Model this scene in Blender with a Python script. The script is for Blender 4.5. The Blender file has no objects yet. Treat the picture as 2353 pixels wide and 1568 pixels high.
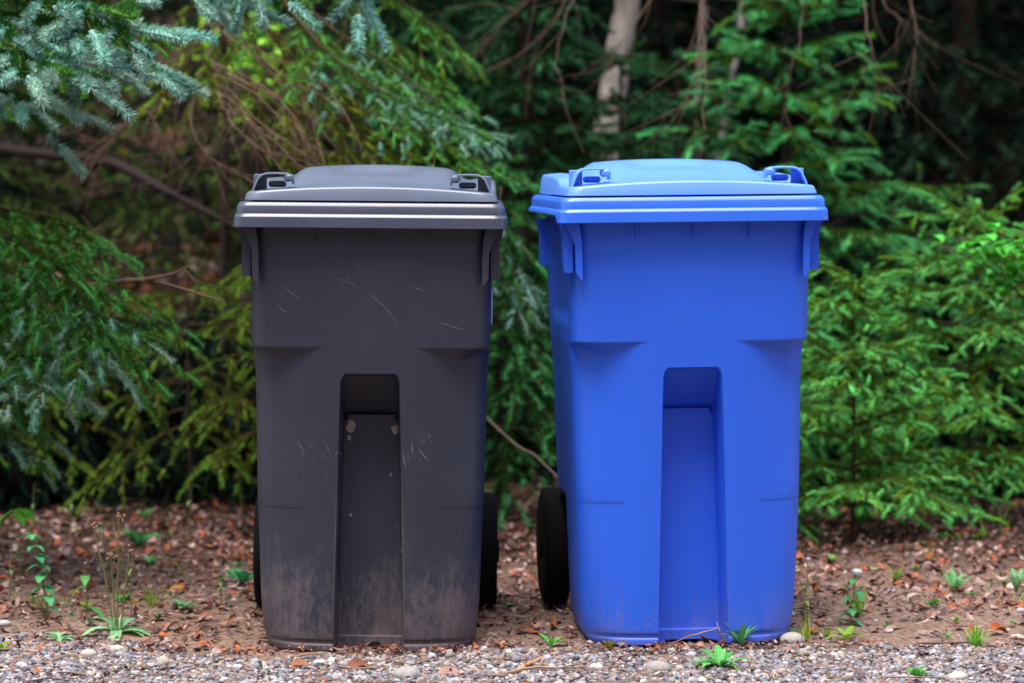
import bpy, math, random
import numpy as np
from mathutils import Vector, Matrix

scene = bpy.context.scene
COL = scene.collection
R = math.radians

# ------------------------------------------------------------------ camera
FPX = 7550.0                       # focal length in units of a 2352 px wide picture
CAM = np.array([0.0, -7.4, 1.12])
PITCH = math.atan(416.0 / FPX)
cam_d = bpy.data.cameras.new('camera')
cam_d.sensor_width = 36.0
cam_d.lens = FPX / 2352.0 * 36.0
cam_d.clip_end = 300.0
cam_d.clip_start = 0.1
cam_d.dof.use_dof = True
cam_d.dof.focus_distance = 7.18
cam_d.dof.aperture_fstop = 3.2
cam = bpy.data.objects.new('camera', cam_d)
COL.objects.link(cam)
cam.location = CAM
cam.rotation_euler = (R(90) - PITCH, 0, 0)
scene.camera = cam

# ------------------------------------------------------------------ sky, sun, exposure
SUN_EL, SUN_AZ = 74.0, 205.0       # behind and left of the camera, veiled by cloud
w = bpy.data.worlds.new('World'); scene.world = w; w.use_nodes = True
nt = w.node_tree
bg = nt.nodes['Background']
sky = nt.nodes.new('ShaderNodeTexSky'); sky.sky_type = 'NISHITA'; sky.sun_disc = False
sky.sun_elevation = R(SUN_EL); sky.sun_rotation = R(SUN_AZ)
sky.air_density = 1.0; sky.dust_density = 2.5; sky.ozone_density = 1.0
hs = nt.nodes.new('ShaderNodeHueSaturation'); hs.inputs['Saturation'].default_value = 0.75    # thin cloud
nt.links.new(sky.outputs[0], hs.inputs['Color']); nt.links.new(hs.outputs[0], bg.inputs[0]); bg.inputs[1].default_value = 0.085
sl = bpy.data.lights.new('sun', 'SUN'); sl.energy = 1.5; sl.angle = R(35); sl.color = (1.0, 0.95, 0.88)
so = bpy.data.objects.new('sun', sl); COL.objects.link(so)
az = R(SUN_AZ)
sdir = Vector((math.sin(az) * math.cos(R(SUN_EL)), math.cos(az) * math.cos(R(SUN_EL)), math.sin(R(SUN_EL))))
so.rotation_euler = sdir.to_track_quat('Z', 'Y').to_euler()
scene.view_settings.view_transform = 'Standard'
scene.view_settings.look = 'None'
scene.view_settings.exposure = 1.85
scene.view_settings.gamma = 1.0
scene.render.engine = 'CYCLES'
scene.cycles.max_bounces = 6
scene.cycles.diffuse_bounces = 3
scene.cycles.use_denoising = True

# ------------------------------------------------------------------ helpers
def P(vx, vy, D):
    """world point seen at (vx, vy) of the 2352x1568 photograph at depth D metres"""
    c, s = math.cos(PITCH), math.sin(PITCH)
    a = (vx - 1176.0) / FPX; b = (784.0 - vy) / FPX
    d = np.array([a, c + b * s, -s + b * c])
    return CAM + d * (D / d[1])

def smooth01(t):
    t = np.clip(t, 0.0, 1.0); return t * t * (3 - 2 * t)
def sst(a, b, x):
    return smooth01((np.asarray(x, float) - a) / (b - a))

def mesh_np(name, V, polys, mats, smooth=True, col=None, mi=None):
    """V (n,3); polys: list of int arrays (m,k)"""
    me = bpy.data.meshes.new(name)
    V = np.asarray(V, dtype=np.float32)
    polys = [np.asarray(p, dtype=np.int32) for p in polys if len(p)]
    nl = sum(p.size for p in polys); npol = sum(len(p) for p in polys)
    me.vertices.add(len(V)); me.vertices.foreach_set('co', V.ravel())
    me.loops.add(nl); me.polygons.add(npol)
    me.loops.foreach_set('vertex_index', np.concatenate([p.ravel() for p in polys]))
    sizes = np.concatenate([np.full(len(p), p.shape[1], dtype=np.int32) for p in polys])
    starts = np.concatenate([[0], np.cumsum(sizes)[:-1]]).astype(np.int32)
    me.polygons.foreach_set('loop_start', starts)
    me.polygons.foreach_set('use_smooth', np.full(npol, bool(smooth)))
    for m in mats: me.materials.append(m)
    if mi is not None: me.polygons.foreach_set('material_index', np.asarray(mi, dtype=np.int32))
    if col is not None:
        at = me.color_attributes.new('tint', 'FLOAT_COLOR', 'POINT')
        c4 = np.ones((len(V), 4), dtype=np.float32); c4[:, :3] = col
        at.data.foreach_set('color', c4.ravel())
    me.update(); me.validate()
    return me

class Geo:
    """collects vertices, faces and per-vertex colours"""
    def __init__(s): s.V = []; s.F = {3: [], 4: []}; s.C = []; s.n = 0
    def add(s, V, F, col=None):
        V = np.asarray(V, float).reshape(-1, 3)
        F = np.asarray(F, int)
        s.F[F.shape[1]].append(F + s.n)
        s.V.append(V)
        if col is None: col = (1, 1, 1)
        c = np.asarray(col, float)
        if c.ndim == 1: c = np.tile(c, (len(V), 1))
        s.C.append(c); s.n += len(V)
    def loft(s, rings, closed=True, cap0=False, cap1=False, col=None):
        rings = [np.asarray(r, float) for r in rings]
        n = len(rings[0]); m = len(rings)
        V = np.concatenate(rings)
        i = np.arange(n if closed else n - 1); j = (i + 1) % n
        F = np.concatenate([np.stack([k*n+i, k*n+j, (k+1)*n+j, (k+1)*n+i], 1) for k in range(m-1)])
        s.add(V, F, col)
        for flag, ring, rev in ((cap0, rings[0], True), (cap1, rings[-1], False)):
            if flag:
                c = ring.mean(0); VV = np.vstack([ring, c])
                ii = np.arange(n); jj = (ii + 1) % n
                FF = np.stack([jj, ii, np.full(n, n)], 1) if rev else np.stack([ii, jj, np.full(n, n)], 1)
                s.add(VV, FF, col)
    def box(s, c, size, col=None, M=None, bev=0.0):
        x, y, z = np.asarray(size, float) / 2
        b = bev
        if b > 0:
            prof = [(-z, x-b, y-b), (-z+b, x, y), (z-b, x, y), (z, x-b, y-b)]
            rings = []
            for zz, xx, yy in prof:
                q = [(-xx, -yy+b), (-xx+b, -yy), (xx-b, -yy), (xx, -yy+b), (xx, yy-b), (xx-b, yy), (-xx+b, yy), (-xx, yy-b)]
                rings.append(np.array([(a_, b_, zz) for a_, b_ in q]))
            rings = [r if M is None else r @ np.asarray(M).T for r in rings]
            s.loft([r + np.asarray(c, float) for r in rings], cap0=True, cap1=True, col=col); return
        V = np.array([(i, j, k) for k in (-z, z) for j in (-y, y) for i in (-x, x)])
        if M is not None: V = V @ np.asarray(M).T
        s.add(V + np.asarray(c, float), [(0,2,3,1), (4,5,7,6), (0,1,5,4), (2,6,7,3), (0,4,6,2), (1,3,7,5)], col)
    def tube(s, pts, rad, n=6, col=None, caps=True):
        pts = np.asarray(pts, float); m = len(pts)
        rad = np.broadcast_to(np.asarray(rad, float), (m,))
        T = np.gradient(pts, axis=0); T /= np.linalg.norm(T, axis=1)[:, None] + 1e-9
        ref = np.array([0.13, 0.21, 0.97]) if abs(T[:, 2]).mean() < 0.8 else np.array([0.97, 0.21, 0.13])
        A = np.cross(T, ref); A /= np.linalg.norm(A, axis=1)[:, None] + 1e-9
        B = np.cross(T, A)
        th = np.linspace(0, 2*np.pi, n, endpoint=False)
        rings = [pts[i] + rad[i] * (np.cos(th)[:, None] * A[i] + np.sin(th)[:, None] * B[i]) for i in range(m)]
        s.loft(rings, cap0=caps, cap1=caps, col=col)
    def mesh(s, name, mats, smooth=True):
        V = np.concatenate(s.V); C = np.concatenate(s.C)
        return mesh_np(name, V, [np.concatenate(s.F[k]) for k in (3, 4) if s.F[k]], mats, smooth, C)
    def build(s, name, mat, parent=None, smooth=True, flat_angle=None):
        me = s.mesh(name, [mat] if not isinstance(mat, list) else mat, smooth)
        if flat_angle is not None: me.set_sharp_from_angle(angle=R(flat_angle))
        return link(name, me, parent)

def link(name, me, parent=None):
    o = bpy.data.objects.new(name, me); COL.objects.link(o)
    if parent is not None: o.parent = parent
    return o
def tag(o, label=None, cat=None, group=None, kind=None):
    if label: o['label'] = label
    if cat: o['category'] = cat
    if group: o['group'] = group
    if kind: o['kind'] = kind
    return o
def thing(name, label, cat, loc=(0, 0, 0), rot=(0, 0, 0), group=None):
    o = bpy.data.objects.new(name, None); COL.objects.link(o)
    o.empty_display_size = 0.1
    o.location = loc; o.rotation_euler = rot
    return tag(o, label, cat, group)

# ------------------------------------------------------------------ materials
class NB:
    def __init__(s, name):
        s.m = bpy.data.materials.new(name); s.m.use_nodes = True
        s.t = s.m.node_tree; s.b = s.t.nodes['Principled BSDF']
    def n(s, typ, **kw):
        nd = s.t.nodes.new(typ)
        for k, v in kw.items(): setattr(nd, k, v)
        return nd
    def l(s, a, b): s.t.links.new(a, b)
    def coord(s, scale=(1, 1, 1), kind='Object'):
        tc = s.n('ShaderNodeTexCoord'); mp = s.n('ShaderNodeMapping')
        mp.inputs['Scale'].default_value = scale
        s.l(tc.outputs[kind], mp.inputs[0]); return mp.outputs[0]
    def noise(s, vec, scale, detail=4, rough=0.6):
        nd = s.n('ShaderNodeTexNoise'); nd.inputs['Scale'].default_value = scale
        nd.inputs['Detail'].default_value = detail; nd.inputs['Roughness'].default_value = rough
        s.l(vec, nd.inputs['Vector']); return nd.outputs['Fac']
    def ramp(s, fac, stops):
        nd = s.n('ShaderNodeValToRGB'); cr = nd.color_ramp
        while len(cr.elements) < len(stops): cr.elements.new(0.5)
        for e, (p, c) in zip(cr.elements, stops):
            e.position = p; e.color = (*c, 1) if not isinstance(c, (int, float)) else (c, c, c, 1)
        s.l(fac, nd.inputs[0]); return nd.outputs[0]
    def mix(s, fac, a, b, mode='MIX'):
        nd = s.n('ShaderNodeMix', data_type='RGBA', blend_type=mode)
        for v, i in ((fac, 0), (a, 6), (b, 7)):
            if hasattr(v, 'links'): s.l(v, nd.inputs[i])
            elif i == 0: nd.inputs[0].default_value = v
            else: nd.inputs[i].default_value = (*v, 1)
        return nd.outputs[2]
    def math(s, op, a, b=0.0, clamp=False):
        nd = s.n('ShaderNodeMath', operation=op); nd.use_clamp = clamp
        for v, i in ((a, 0), (b, 1)):
            if hasattr(v, 'links'): s.l(v, nd.inputs[i])
            else: nd.inputs[i].default_value = v
        return nd.outputs[0]
    def sep(s, vec):
        nd = s.n('ShaderNodeSeparateXYZ'); s.l(vec, nd.inputs[0]); return nd.outputs
    def bump(s, h, strength=0.2, dist=0.01):
        nd = s.n('ShaderNodeBump'); nd.inputs['Strength'].default_value = strength
        nd.inputs['Distance'].default_value = dist
        s.l(h, nd.inputs['Height']); s.l(nd.outputs[0], s.b.inputs['Normal'])
    def set(s, col=None, rough=None, spec=None):
        for v, k in ((col, 'Base Color'), (rough, 'Roughness'), (spec, 'Specular IOR Level')):
            if v is None: continue
            if hasattr(v, 'links'): s.l(v, s.b.inputs[k])
            else: s.b.inputs[k].default_value = (*v, 1) if k == 'Base Color' else v
        return s.m

def mat_plastic(name, base, dusty, dust_amt, dust_top, rough, scuff):
    """moulded bin plastic: dried mud splashed up from the ground, faint rubs and drip streaks"""
    b = NB(name)
    v = b.coord(); z = b.sep(v)[2]
    streak = b.noise(b.coord((70, 70, 5)), 1.0, 5, 0.7)
    speck = b.noise(b.coord((1, 1, .45)), 95.0, 4, 0.8)
    blot = b.noise(v, 6.0, 4, 0.6)
    g = b.math('SUBTRACT', 1.0, b.math('DIVIDE', z, dust_top))        # 1 at ground -> 0 at dust_top
    g = b.math('POWER', b.math('MAXIMUM', g, 0.0), 1.3)
    t = b.math('ADD', b.math('MULTIPLY', streak, 0.45), b.math('MULTIPLY', speck, 0.75))
    t = b.math('ADD', t, b.math('MULTIPLY', b.math('SUBTRACT', blot, 0.5), 0.7))
    d = b.math('MULTIPLY', b.math('SUBTRACT', t, b.math('SUBTRACT', 0.86, b.math('MULTIPLY', g, 0.50))), 3.2, True)
    d = b.math('MULTIPLY', b.math('MULTIPLY', d, b.math('MULTIPLY', g, 1.6, True)), dust_amt)
    geo = b.n('ShaderNodeNewGeometry')                       # dust rubbed on to the arrises low down
    ed = b.math('MULTIPLY', b.math('SUBTRACT', geo.outputs['Pointiness'], 0.515), 22.0, True)
    ed = b.math('MULTIPLY', b.math('MULTIPLY', ed, b.math('MULTIPLY', g, 3.0, True)), b.math('MULTIPLY', blot, dust_amt * 1.3))
    d = b.math('MAXIMUM', d, ed)
    tone = b.mix(b.math('MULTIPLY', b.math('SUBTRACT', blot, 0.3), scuff, True), base, tuple(min(1, c * 1.5 + 0.015) for c in base))
    fine = b.noise(b.coord((1, 1, 0.12)), 190.0, 3, 0.7)
    tone = b.mix(b.math('MULTIPLY', b.math('SUBTRACT', fine, 0.45), 0.6 * scuff, True), tone, tuple(min(1, c * 1.8 + 0.03) for c in base))
    col = b.mix(d, tone, dusty)
    rg = b.math('ADD', b.math('MULTIPLY', blot, 0.16), rough - 0.08)
    rg = b.math('ADD', rg, b.math('MULTIPLY', d, 0.35), True)
    b.bump(b.noise(v, 420.0, 2, 0.5), 0.12, 0.001)
    b.set(col, rg, 0.7 if 'lid' in name else 0.5)
    return b.m

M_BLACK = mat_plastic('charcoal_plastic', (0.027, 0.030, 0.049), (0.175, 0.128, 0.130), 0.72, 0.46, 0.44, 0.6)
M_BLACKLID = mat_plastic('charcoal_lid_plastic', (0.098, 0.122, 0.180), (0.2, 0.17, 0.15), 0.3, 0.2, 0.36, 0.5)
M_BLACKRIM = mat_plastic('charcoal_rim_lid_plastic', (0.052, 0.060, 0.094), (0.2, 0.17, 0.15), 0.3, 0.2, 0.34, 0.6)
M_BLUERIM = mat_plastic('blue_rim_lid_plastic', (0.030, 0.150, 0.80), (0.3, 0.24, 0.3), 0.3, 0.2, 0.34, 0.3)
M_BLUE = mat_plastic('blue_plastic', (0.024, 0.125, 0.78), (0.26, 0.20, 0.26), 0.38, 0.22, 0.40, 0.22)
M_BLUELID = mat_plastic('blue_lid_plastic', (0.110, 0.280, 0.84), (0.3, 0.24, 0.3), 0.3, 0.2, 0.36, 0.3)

def mat_simple(name, col, rough=0.6, var=0.3, scale=30.0, bump=0.0):
    b = NB(name); v = b.coord(); nz = b.noise(v, scale, 4, 0.6)
    lo = tuple(c * (1 - var) for c in col); hi = tuple(min(1, c * (1 + var)) for c in col)
    b.set(b.ramp(nz, [(0.3, lo), (0.7, hi)]), rough)
    if bump: b.bump(nz, bump, 0.01)
    return b.m
M_TYRE = mat_simple('tyre_rubber', (0.004, 0.004, 0.004), 0.85, 0.3, 40); M_TYRE.node_tree.nodes['Principled BSDF'].inputs['Specular IOR Level'].default_value = 0.15
M_METAL = mat_simple('axle_steel', (0.30, 0.30, 0.31), 0.35)
M_STICKER = mat_simple('sticker_paper', (0.62, 0.55, 0.75), 0.5, 0.1, 60)
M_SCUFF = mat_simple('scuffed_plastic', (0.095, 0.095, 0.135), 0.6, 0.4, 180)
M_SCUFFBLUE = mat_simple('scuffed_blue_plastic', (0.08, 0.19, 0.75), 0.6, 0.3, 180)
M_MUD = mat_simple('dried_mud', (0.33, 0.26, 0.22), 0.9, 0.4, 200)

def mat_tint(name, rough, spec=0.4, var=0.0, scale=200.0, trans=0.0, bump=0.0):
    b = NB(name); at = b.n('ShaderNodeAttribute', attribute_name='tint')
    c = at.outputs['Color']
    if var:
        nz = b.noise(b.coord(), scale, 3, 0.6)
        k = b.ramp(nz, [(0.3, 1 - var), (0.7, 1.0)])
        c = b.mix(1.0, c, k, 'MULTIPLY')
        if bump: b.bump(nz, bump, 0.004)
    b.set(c, rough, spec)
    if trans:
        tr = b.n('ShaderNodeBsdfTranslucent'); mx = b.n('ShaderNodeMixShader')
        b.l(c, tr.inputs[0]); mx.inputs[0].default_value = trans
        out = b.t.nodes['Material Output']
        b.l(b.b.outputs[0], mx.inputs[1]); b.l(tr.outputs[0], mx.inputs[2]); b.l(mx.outputs[0], out.inputs[0])
    return b.m
M_NEEDLE = mat_tint('spruce_needles', 0.75, 0.12, trans=0.12)
M_LEAF = mat_tint('green_leaf', 0.5, 0.3, 0.25, 120, trans=0.3)
M_LITTER = mat_tint('dead_leaf', 0.8, 0.2, 0.3, 90)
M_STONE = mat_tint('pebble_stone', 0.75, 0.3, 0.3, 150, bump=0.3)
M_TWIG = mat_tint('twig_bark', 0.85, 0.2, 0.3, 160)

def mat_bark(name, c0, c1):
    b = NB(name); nz = b.noise(b.coord((1, 1, 0.25)), 38.0, 6, 0.7)
    b.set(b.ramp(nz, [(0.35, c0), (0.65, c1)]), 0.9, 0.2); b.bump(nz, 0.8, 0.02); return b.m
M_BARK = mat_bark('dark_bark', (0.018, 0.011, 0.008), (0.06, 0.04, 0.03))
def mat_birch():
    b = NB('birch_bark')
    band = b.noise(b.coord((5, 5, 26)), 2.2, 4, 0.6)
    patch = b.noise(b.coord((1, 1, 0.6)), 9.0, 3, 0.6)
    c = b.ramp(patch, [(0.3, (0.19, 0.155, 0.13)), (0.6, (0.40, 0.35, 0.31))])
    k = b.ramp(band, [(0.62, (0, 0, 0)), (0.68, (1, 1, 1))])
    b.set(b.mix(k, c, (0.035, 0.025, 0.02)), 0.75, 0.3); b.bump(band, 0.3, 0.01); return b.m
M_BIRCH = mat_birch()

# ------------------------------------------------------------------ ground
def gz(x, y):
    x = np.asarray(x, float); y = np.asarray(y, float)
    h = 0.010 * np.sin(x * 2.1 + 1.3 * y) * np.cos(y * 1.7 - x) + 0.006 * np.sin(5.3 * x + 0.7) * np.cos(4.1 * y)
    near = sst(-0.2, 0.6, y) * (1 - 0.0 * x)
    h = h * (0.25 + 0.75 * near)
    h = h + 0.012 * sst(0.3, 1.3, x) * sst(-1.5, 0.0, y) + 0.028 * sst(0.12, 0.5, y)
    bank = 1.25 * sst(3.0, 8.5, y) + 2.6 * sst(8.0, 26.0, y) + 3.0 * sst(26, 45, y)
    bank = bank + (0.10 * np.sin(1.1 * x + 0.5 * y) + 0.06 * np.sin(2.3 * x - 1.2 * y)) * sst(2.2, 5.0, y)
    return h + bank

def mat_ground():
    b = NB('forest_soil')
    v = b.coord(); s = b.sep(v)
    n1 = b.noise(v, 9.0, 8, 0.7); n2 = b.noise(v, 60.0, 6, 0.7); n3 = b.noise(v, 2.2, 4, 0.5)
    soil = b.ramp(n2, [(0.25, (0.08, 0.045, 0.030)), (0.5, (0.28, 0.175, 0.130)), (0.75, (0.48, 0.35, 0.29))])
    duff = b.ramp(n1, [(0.3, (0.025, 0.014, 0.010)), (0.7, (0.085, 0.045, 0.030))])
    grav = b.ramp(n2, [(0.3, (0.09, 0.060, 0.048)), (0.7, (0.34, 0.26, 0.22))])
    yy = b.math('ADD', s[1], b.math('MULTIPLY', b.math('SUBTRACT', n3, 0.5), 0.5))
    f1 = b.math('MULTIPLY', b.math('ADD', yy, -0.9), 1.1, True)
    f2 = b.math('MULTIPLY', b.math('ADD', yy, 0.12), 8.0, True)
    c = b.mix(f2, grav, soil); c = b.mix(f1, c, duff)
    b.set(c, 0.95, 0.15); b.bump(n2, 0.9, 0.02); return b.m
M_GROUND = mat_ground()

xs = np.concatenate([np.linspace(-40, -4, 30)[:-1], np.linspace(-4, 4, 161), np.linspace(4, 40, 30)[1:]])
ys = np.concatenate([np.linspace(-30, -2, 20)[:-1], np.linspace(-2, 6, 161), np.linspace(6, 60, 80)[1:]])
XX, YY = np.meshgrid(xs, ys)
rs = np.random.RandomState(5)
ZZ = gz(XX, YY) + rs.normal(0, 0.0035, XX.shape)
nx, ny = len(xs), len(ys)
ii, jj = np.meshgrid(np.arange(nx - 1), np.arange(ny - 1))
k = (jj * nx + ii).ravel()
gm = mesh_np('ground', np.stack([XX, YY, ZZ], -1).reshape(-1, 3), [np.stack([k, k + 1, k + 1 + nx, k + nx], 1)], [M_GROUND])
tag(link('ground', gm), kind='structure', label='brown forest soil rising to a bank under the trees')

# ------------------------------------------------------------------ wheeled bins
def ring(a, y0, y1, r, n=8, sx=1, sides=10):
    """rounded rectangle, counter clockwise from the front left"""
    pts = []
    xsf = np.linspace(-(a - r), a - r, 2 * sides + 1)
    pts += [(x, y0) for x in xsf]
    t = np.linspace(-90, 0, n + 1)[1:-1]
    pts += [(a - r + r * math.cos(R(q)), y0 + r + r * math.sin(R(q))) for q in t]
    pts += [(a, y) for y in np.linspace(y0 + r, y1 - r, 2 * sides + 1)]
    t = np.linspace(0, 90, n + 1)[1:-1]
    pts += [(a - r + r * math.cos(R(q)), y1 - r + r * math.sin(R(q))) for q in t]
    pts += [(x, y1) for x in xsf[::-1]]
    t = np.linspace(90, 180, n + 1)[1:-1]
    pts += [(-(a - r) + r * math.cos(R(q)), y1 - r + r * math.sin(R(q))) for q in t]
    pts += [(-a, y) for y in np.linspace(y1 - r, y0 + r, 2 * sides + 1)]
    t = np.linspace(180, 270, n + 1)[1:-1]
    pts += [(-(a - r) + r * math.cos(R(q)), y0 + r + r * math.sin(R(q))) for q in t]
    return np.array(pts)

Y0 = -0.33                                   # bin-local y of the rim's front
def body_half(z):
    a = np.interp(z, [0.0, 0.015, 0.05, 0.10, 0.2, 0.35, 0.60, 0.665, 0.85, 0.93],
                  [0.228, 0.238, 0.246, 0.250, 0.2535, 0.2585, 0.2640, 0.2695, 0.2735, 0.275])
    return float(a)
def body_front(z): return Y0 + 0.074 - 0.024 * (z / 0.93)
def body_back(z): return Y0 + float(np.interp(z, [0, 0.05, 0.2, 0.93], [0.50, 0.53, 0.56, 0.63]))
SLT = 0.612
def slot_half(z): return 0.078 + (0.0635 - 0.078) * min(z, SLT) / SLT

def slot_dep(t):
    if t < 0.098: return 0.016 * min(1, t / 0.005) + 0.106 * t / 0.098
    return 0.108 - 0.022 * (t - 0.098) / (SLT - 0.098)

def front_disp(x, z, a):
    """inward displacement of the front face"""
    d = -0.010 * (1 - (x / a) ** 2)
    s = slot_half(z)
    ax = abs(x)
    # lens-shaped step under the upper panel's corners
    A = 0.050 * float(sst(0.095, 0.275, ax))            # the lower body is rounder in plan than the panel above it
    z0 = 0.668
    if z < z0 and A > 0:
        h = 0.0015 + 0.026 * float(sst(0.115, 0.200, ax)) * (1 - 0.75 * float(sst(0.205, 0.262, ax)))
        t = (z0 - z) / h
        d += A * min(1, t) * (1 - 0.35 * float(sst(0.0, 0.5, z0 - h - z)))
    # faint raised panel on each flank
    e = float(sst(0.312, 0.315, z)) * float(sst(0.150, 0.162, ax)) * (1 - float(sst(0.40, 0.62, z)))
    d -= 0.0011 * e
    # moulded foot groove
    d += 0.004 * float(sst(0.012, 0.015, z)) * (1 - float(sst(0.021, 0.025, z)))
    return d

def make_body(mat, parent):
    zs = sorted(set([0.0, 0.004, 0.010, 0.013, 0.015, 0.018, 0.021, 0.024, 0.027] + list(np.arange(0.035, 0.30, 0.012)) +
                    [0.311, 0.3125, 0.314, 0.3155] + list(np.arange(0.33, 0.60, 0.010)) + list(np.arange(0.590, 0.70, 0.0025)) +
                    [SLT - .001, SLT, SLT + 0.001, SLT - .0975, SLT - .0985] + list(np.arange(0.71, 0.935, 0.011)) + [0.935]))
    rr = 0.016
    rings = []
    for z in zs:
        a = body_half(z); yf = body_front(z); yb = body_back(z); r = 0.045 if z > 0.35 else 0.045 + 0.025 * (1 - z / 0.35)
        s = slot_half(z)
        us = list(np.linspace(-s + 0.0045, s - 0.0045, 17))
        inner_edge = [-s - 0.0035, -s - .001, -s + .0015] ; inner_edge2 = [s - .0015, s + .001, s + 0.0035]
        outer = list(np.linspace(-(a - r), -0.165, 11)) + [-0.162, -0.1595, -0.157] + list(np.linspace(-0.15, -s - 0.006, 9))
        xsf = outer + inner_edge + us + inner_edge2 + [-q for q in outer[::-1]]
        pts = []
        for i, x in enumerate(xsf):
            d = front_disp(x, z, a)
            ax = abs(x)
            ztop = SLT
            if ax > s - rr: ztop = SLT - (rr - math.sqrt(max(0.0, rr * rr - min(rr, ax - (s - rr)) ** 2)))
            if ax < s + 0.0036 and z < ztop:
                t = (ztop - z)
                dep = slot_dep(t)
                mk = 1 - float(sst(s - 0.0035, s + 0.0030, ax))
                if z < 0.022: dep *= 0.9
                d = d * (1 - mk) + (dep - 0.008) * mk if mk > 0 else d
            pts.append((x, yf + d))
        e = 0.0 if z > 0.67 else 1.0
        de = front_disp(a - r, z, a)
        def arc(cx, cy, q0, q1, flip=1, dy=0.0, n=11):
            o = []
            for q in np.linspace(q0, q1, n + 1)[1:-1]:
                xq = cx + r * math.cos(R(q)); o.append((xq, cy + r * math.sin(R(q)) + front_disp(xq, z, a)))
            return o
        right = arc(a - r, yf + r, -90, 0, dy=de)
        ysd = np.linspace(yf + r + front_disp(a, z, a), yb - r, 31)
        def sx(y):
            q = a
            if z < 0.31:
                q = a - (a - 0.212) * float(sst(Y0 + 0.36, Y0 + 0.41, y)) * (1 - float(sst(0.27, 0.31, z)))
            # recessed hand area on the side below the rim
            return q - 0.010 * float(sst(Y0 + .13, Y0 + .18, y)) * (1 - float(sst(Y0 + .46, Y0 + .52, y))) * float(sst(.70, .73, z))
        rsd = [(sx(y), y) for y in ysd]
        ab = sx(yb - r)
        rb = [(ab - r + r * math.cos(R(q)), yb - r + r * math.sin(R(q))) for q in np.linspace(0, 90, 10)[1:-1]]
        bk = [(x, yb) for x in np.linspace(ab - r, -(ab - r), 21)]
        half = right + rsd + rb
        left = [(-x, y) for x, y in half[::-1]]
        pts += half + bk + left
        rings.append(np.array([(x, y, z) for x, y in pts]))
    g = Geo(); g.loft(rings, cap0=True)
    return g.build('body', mat, parent, flat_angle=40)

def make_rim(mat, parent):
    g = Geo(); prof = [  # half width, front y (from rim front), z, corner radius
        (0.262, 0.045, 0.936), (0.300, 0.008, 0.930), (0.3065, 0.0015, 0.930), (0.3080, 0.0, 0.9315), (0.3066, 0.0014, 0.9530), (0.3055, 0.0025, 0.9550),
        (0.3022, 0.0058, 0.9590), (0.3008, 0.0072, 0.9600), (0.3002, 0.0078, 0.9755), (0.2992, 0.0088, 0.9780), (0.2945, 0.0135, 0.9838), (0.2920, 0.0160, 0.9850),
        (0.2700, 0.038, 0.9855), (0.2690, 0.039, 0.975)]
    rings = []
    for a, o, z in prof:
        r = 0.030 - (0.308 - a) * 0.4
        q = ring(a, Y0 + o, Y0 + 0.70 - o, max(r, 0.01), 8)
        zz = np.full(len(q), z)
        if z < 0.9485:                       # the rim is deeper along the front
            zz = z + (0.9465 - 0.930) * sst(Y0 + 0.045, Y0 + 0.055, q[:, 1])
        rings.append(np.column_stack([q, zz]))
    g.loft(rings)
    return g.build('rim', mat, parent, flat_angle=24)

LA, LY0, LY1, LR = 0.2755, Y0 + 0.027, Y0 + 0.655, 0.028
def lid_h(x, y):
    """height of the lid's upper surface"""
    t = (y - LY0) / (LY1 - LY0); ax = np.abs(x)
    h = 1.0070 + 0.013 * (1 - (x / LA) ** 2) + 0.014 * sst(0.0, 0.85, t)
    side = 1 - sst(0.160, 0.232, ax + 0.020 * (1 - sst(0, .5, t)))
    rise = sst(0.10, 0.62, t)
    h = h + 0.0300 * side * rise * (1 - 0.75 * sst(0.80, 0.98, t))
    h = h + 0.003 * side * rise * (1 - (x / 0.2) ** 2).clip(0)
    # shallow dished panel with a crest behind it
    dish = (1 - sst(0.05, 0.13, ax)) * sst(0.34, 0.52, t) * (1 - sst(0.60, 0.72, t))
    h = h - 0.014 * dish
    # low shoulders at the rear corners
    h = h + 0.012 * sst(0.20, 0.24, ax) * sst(0.30, 0.42, t) * (1 - sst(0.92, 1.0, t))
    return h
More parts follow.
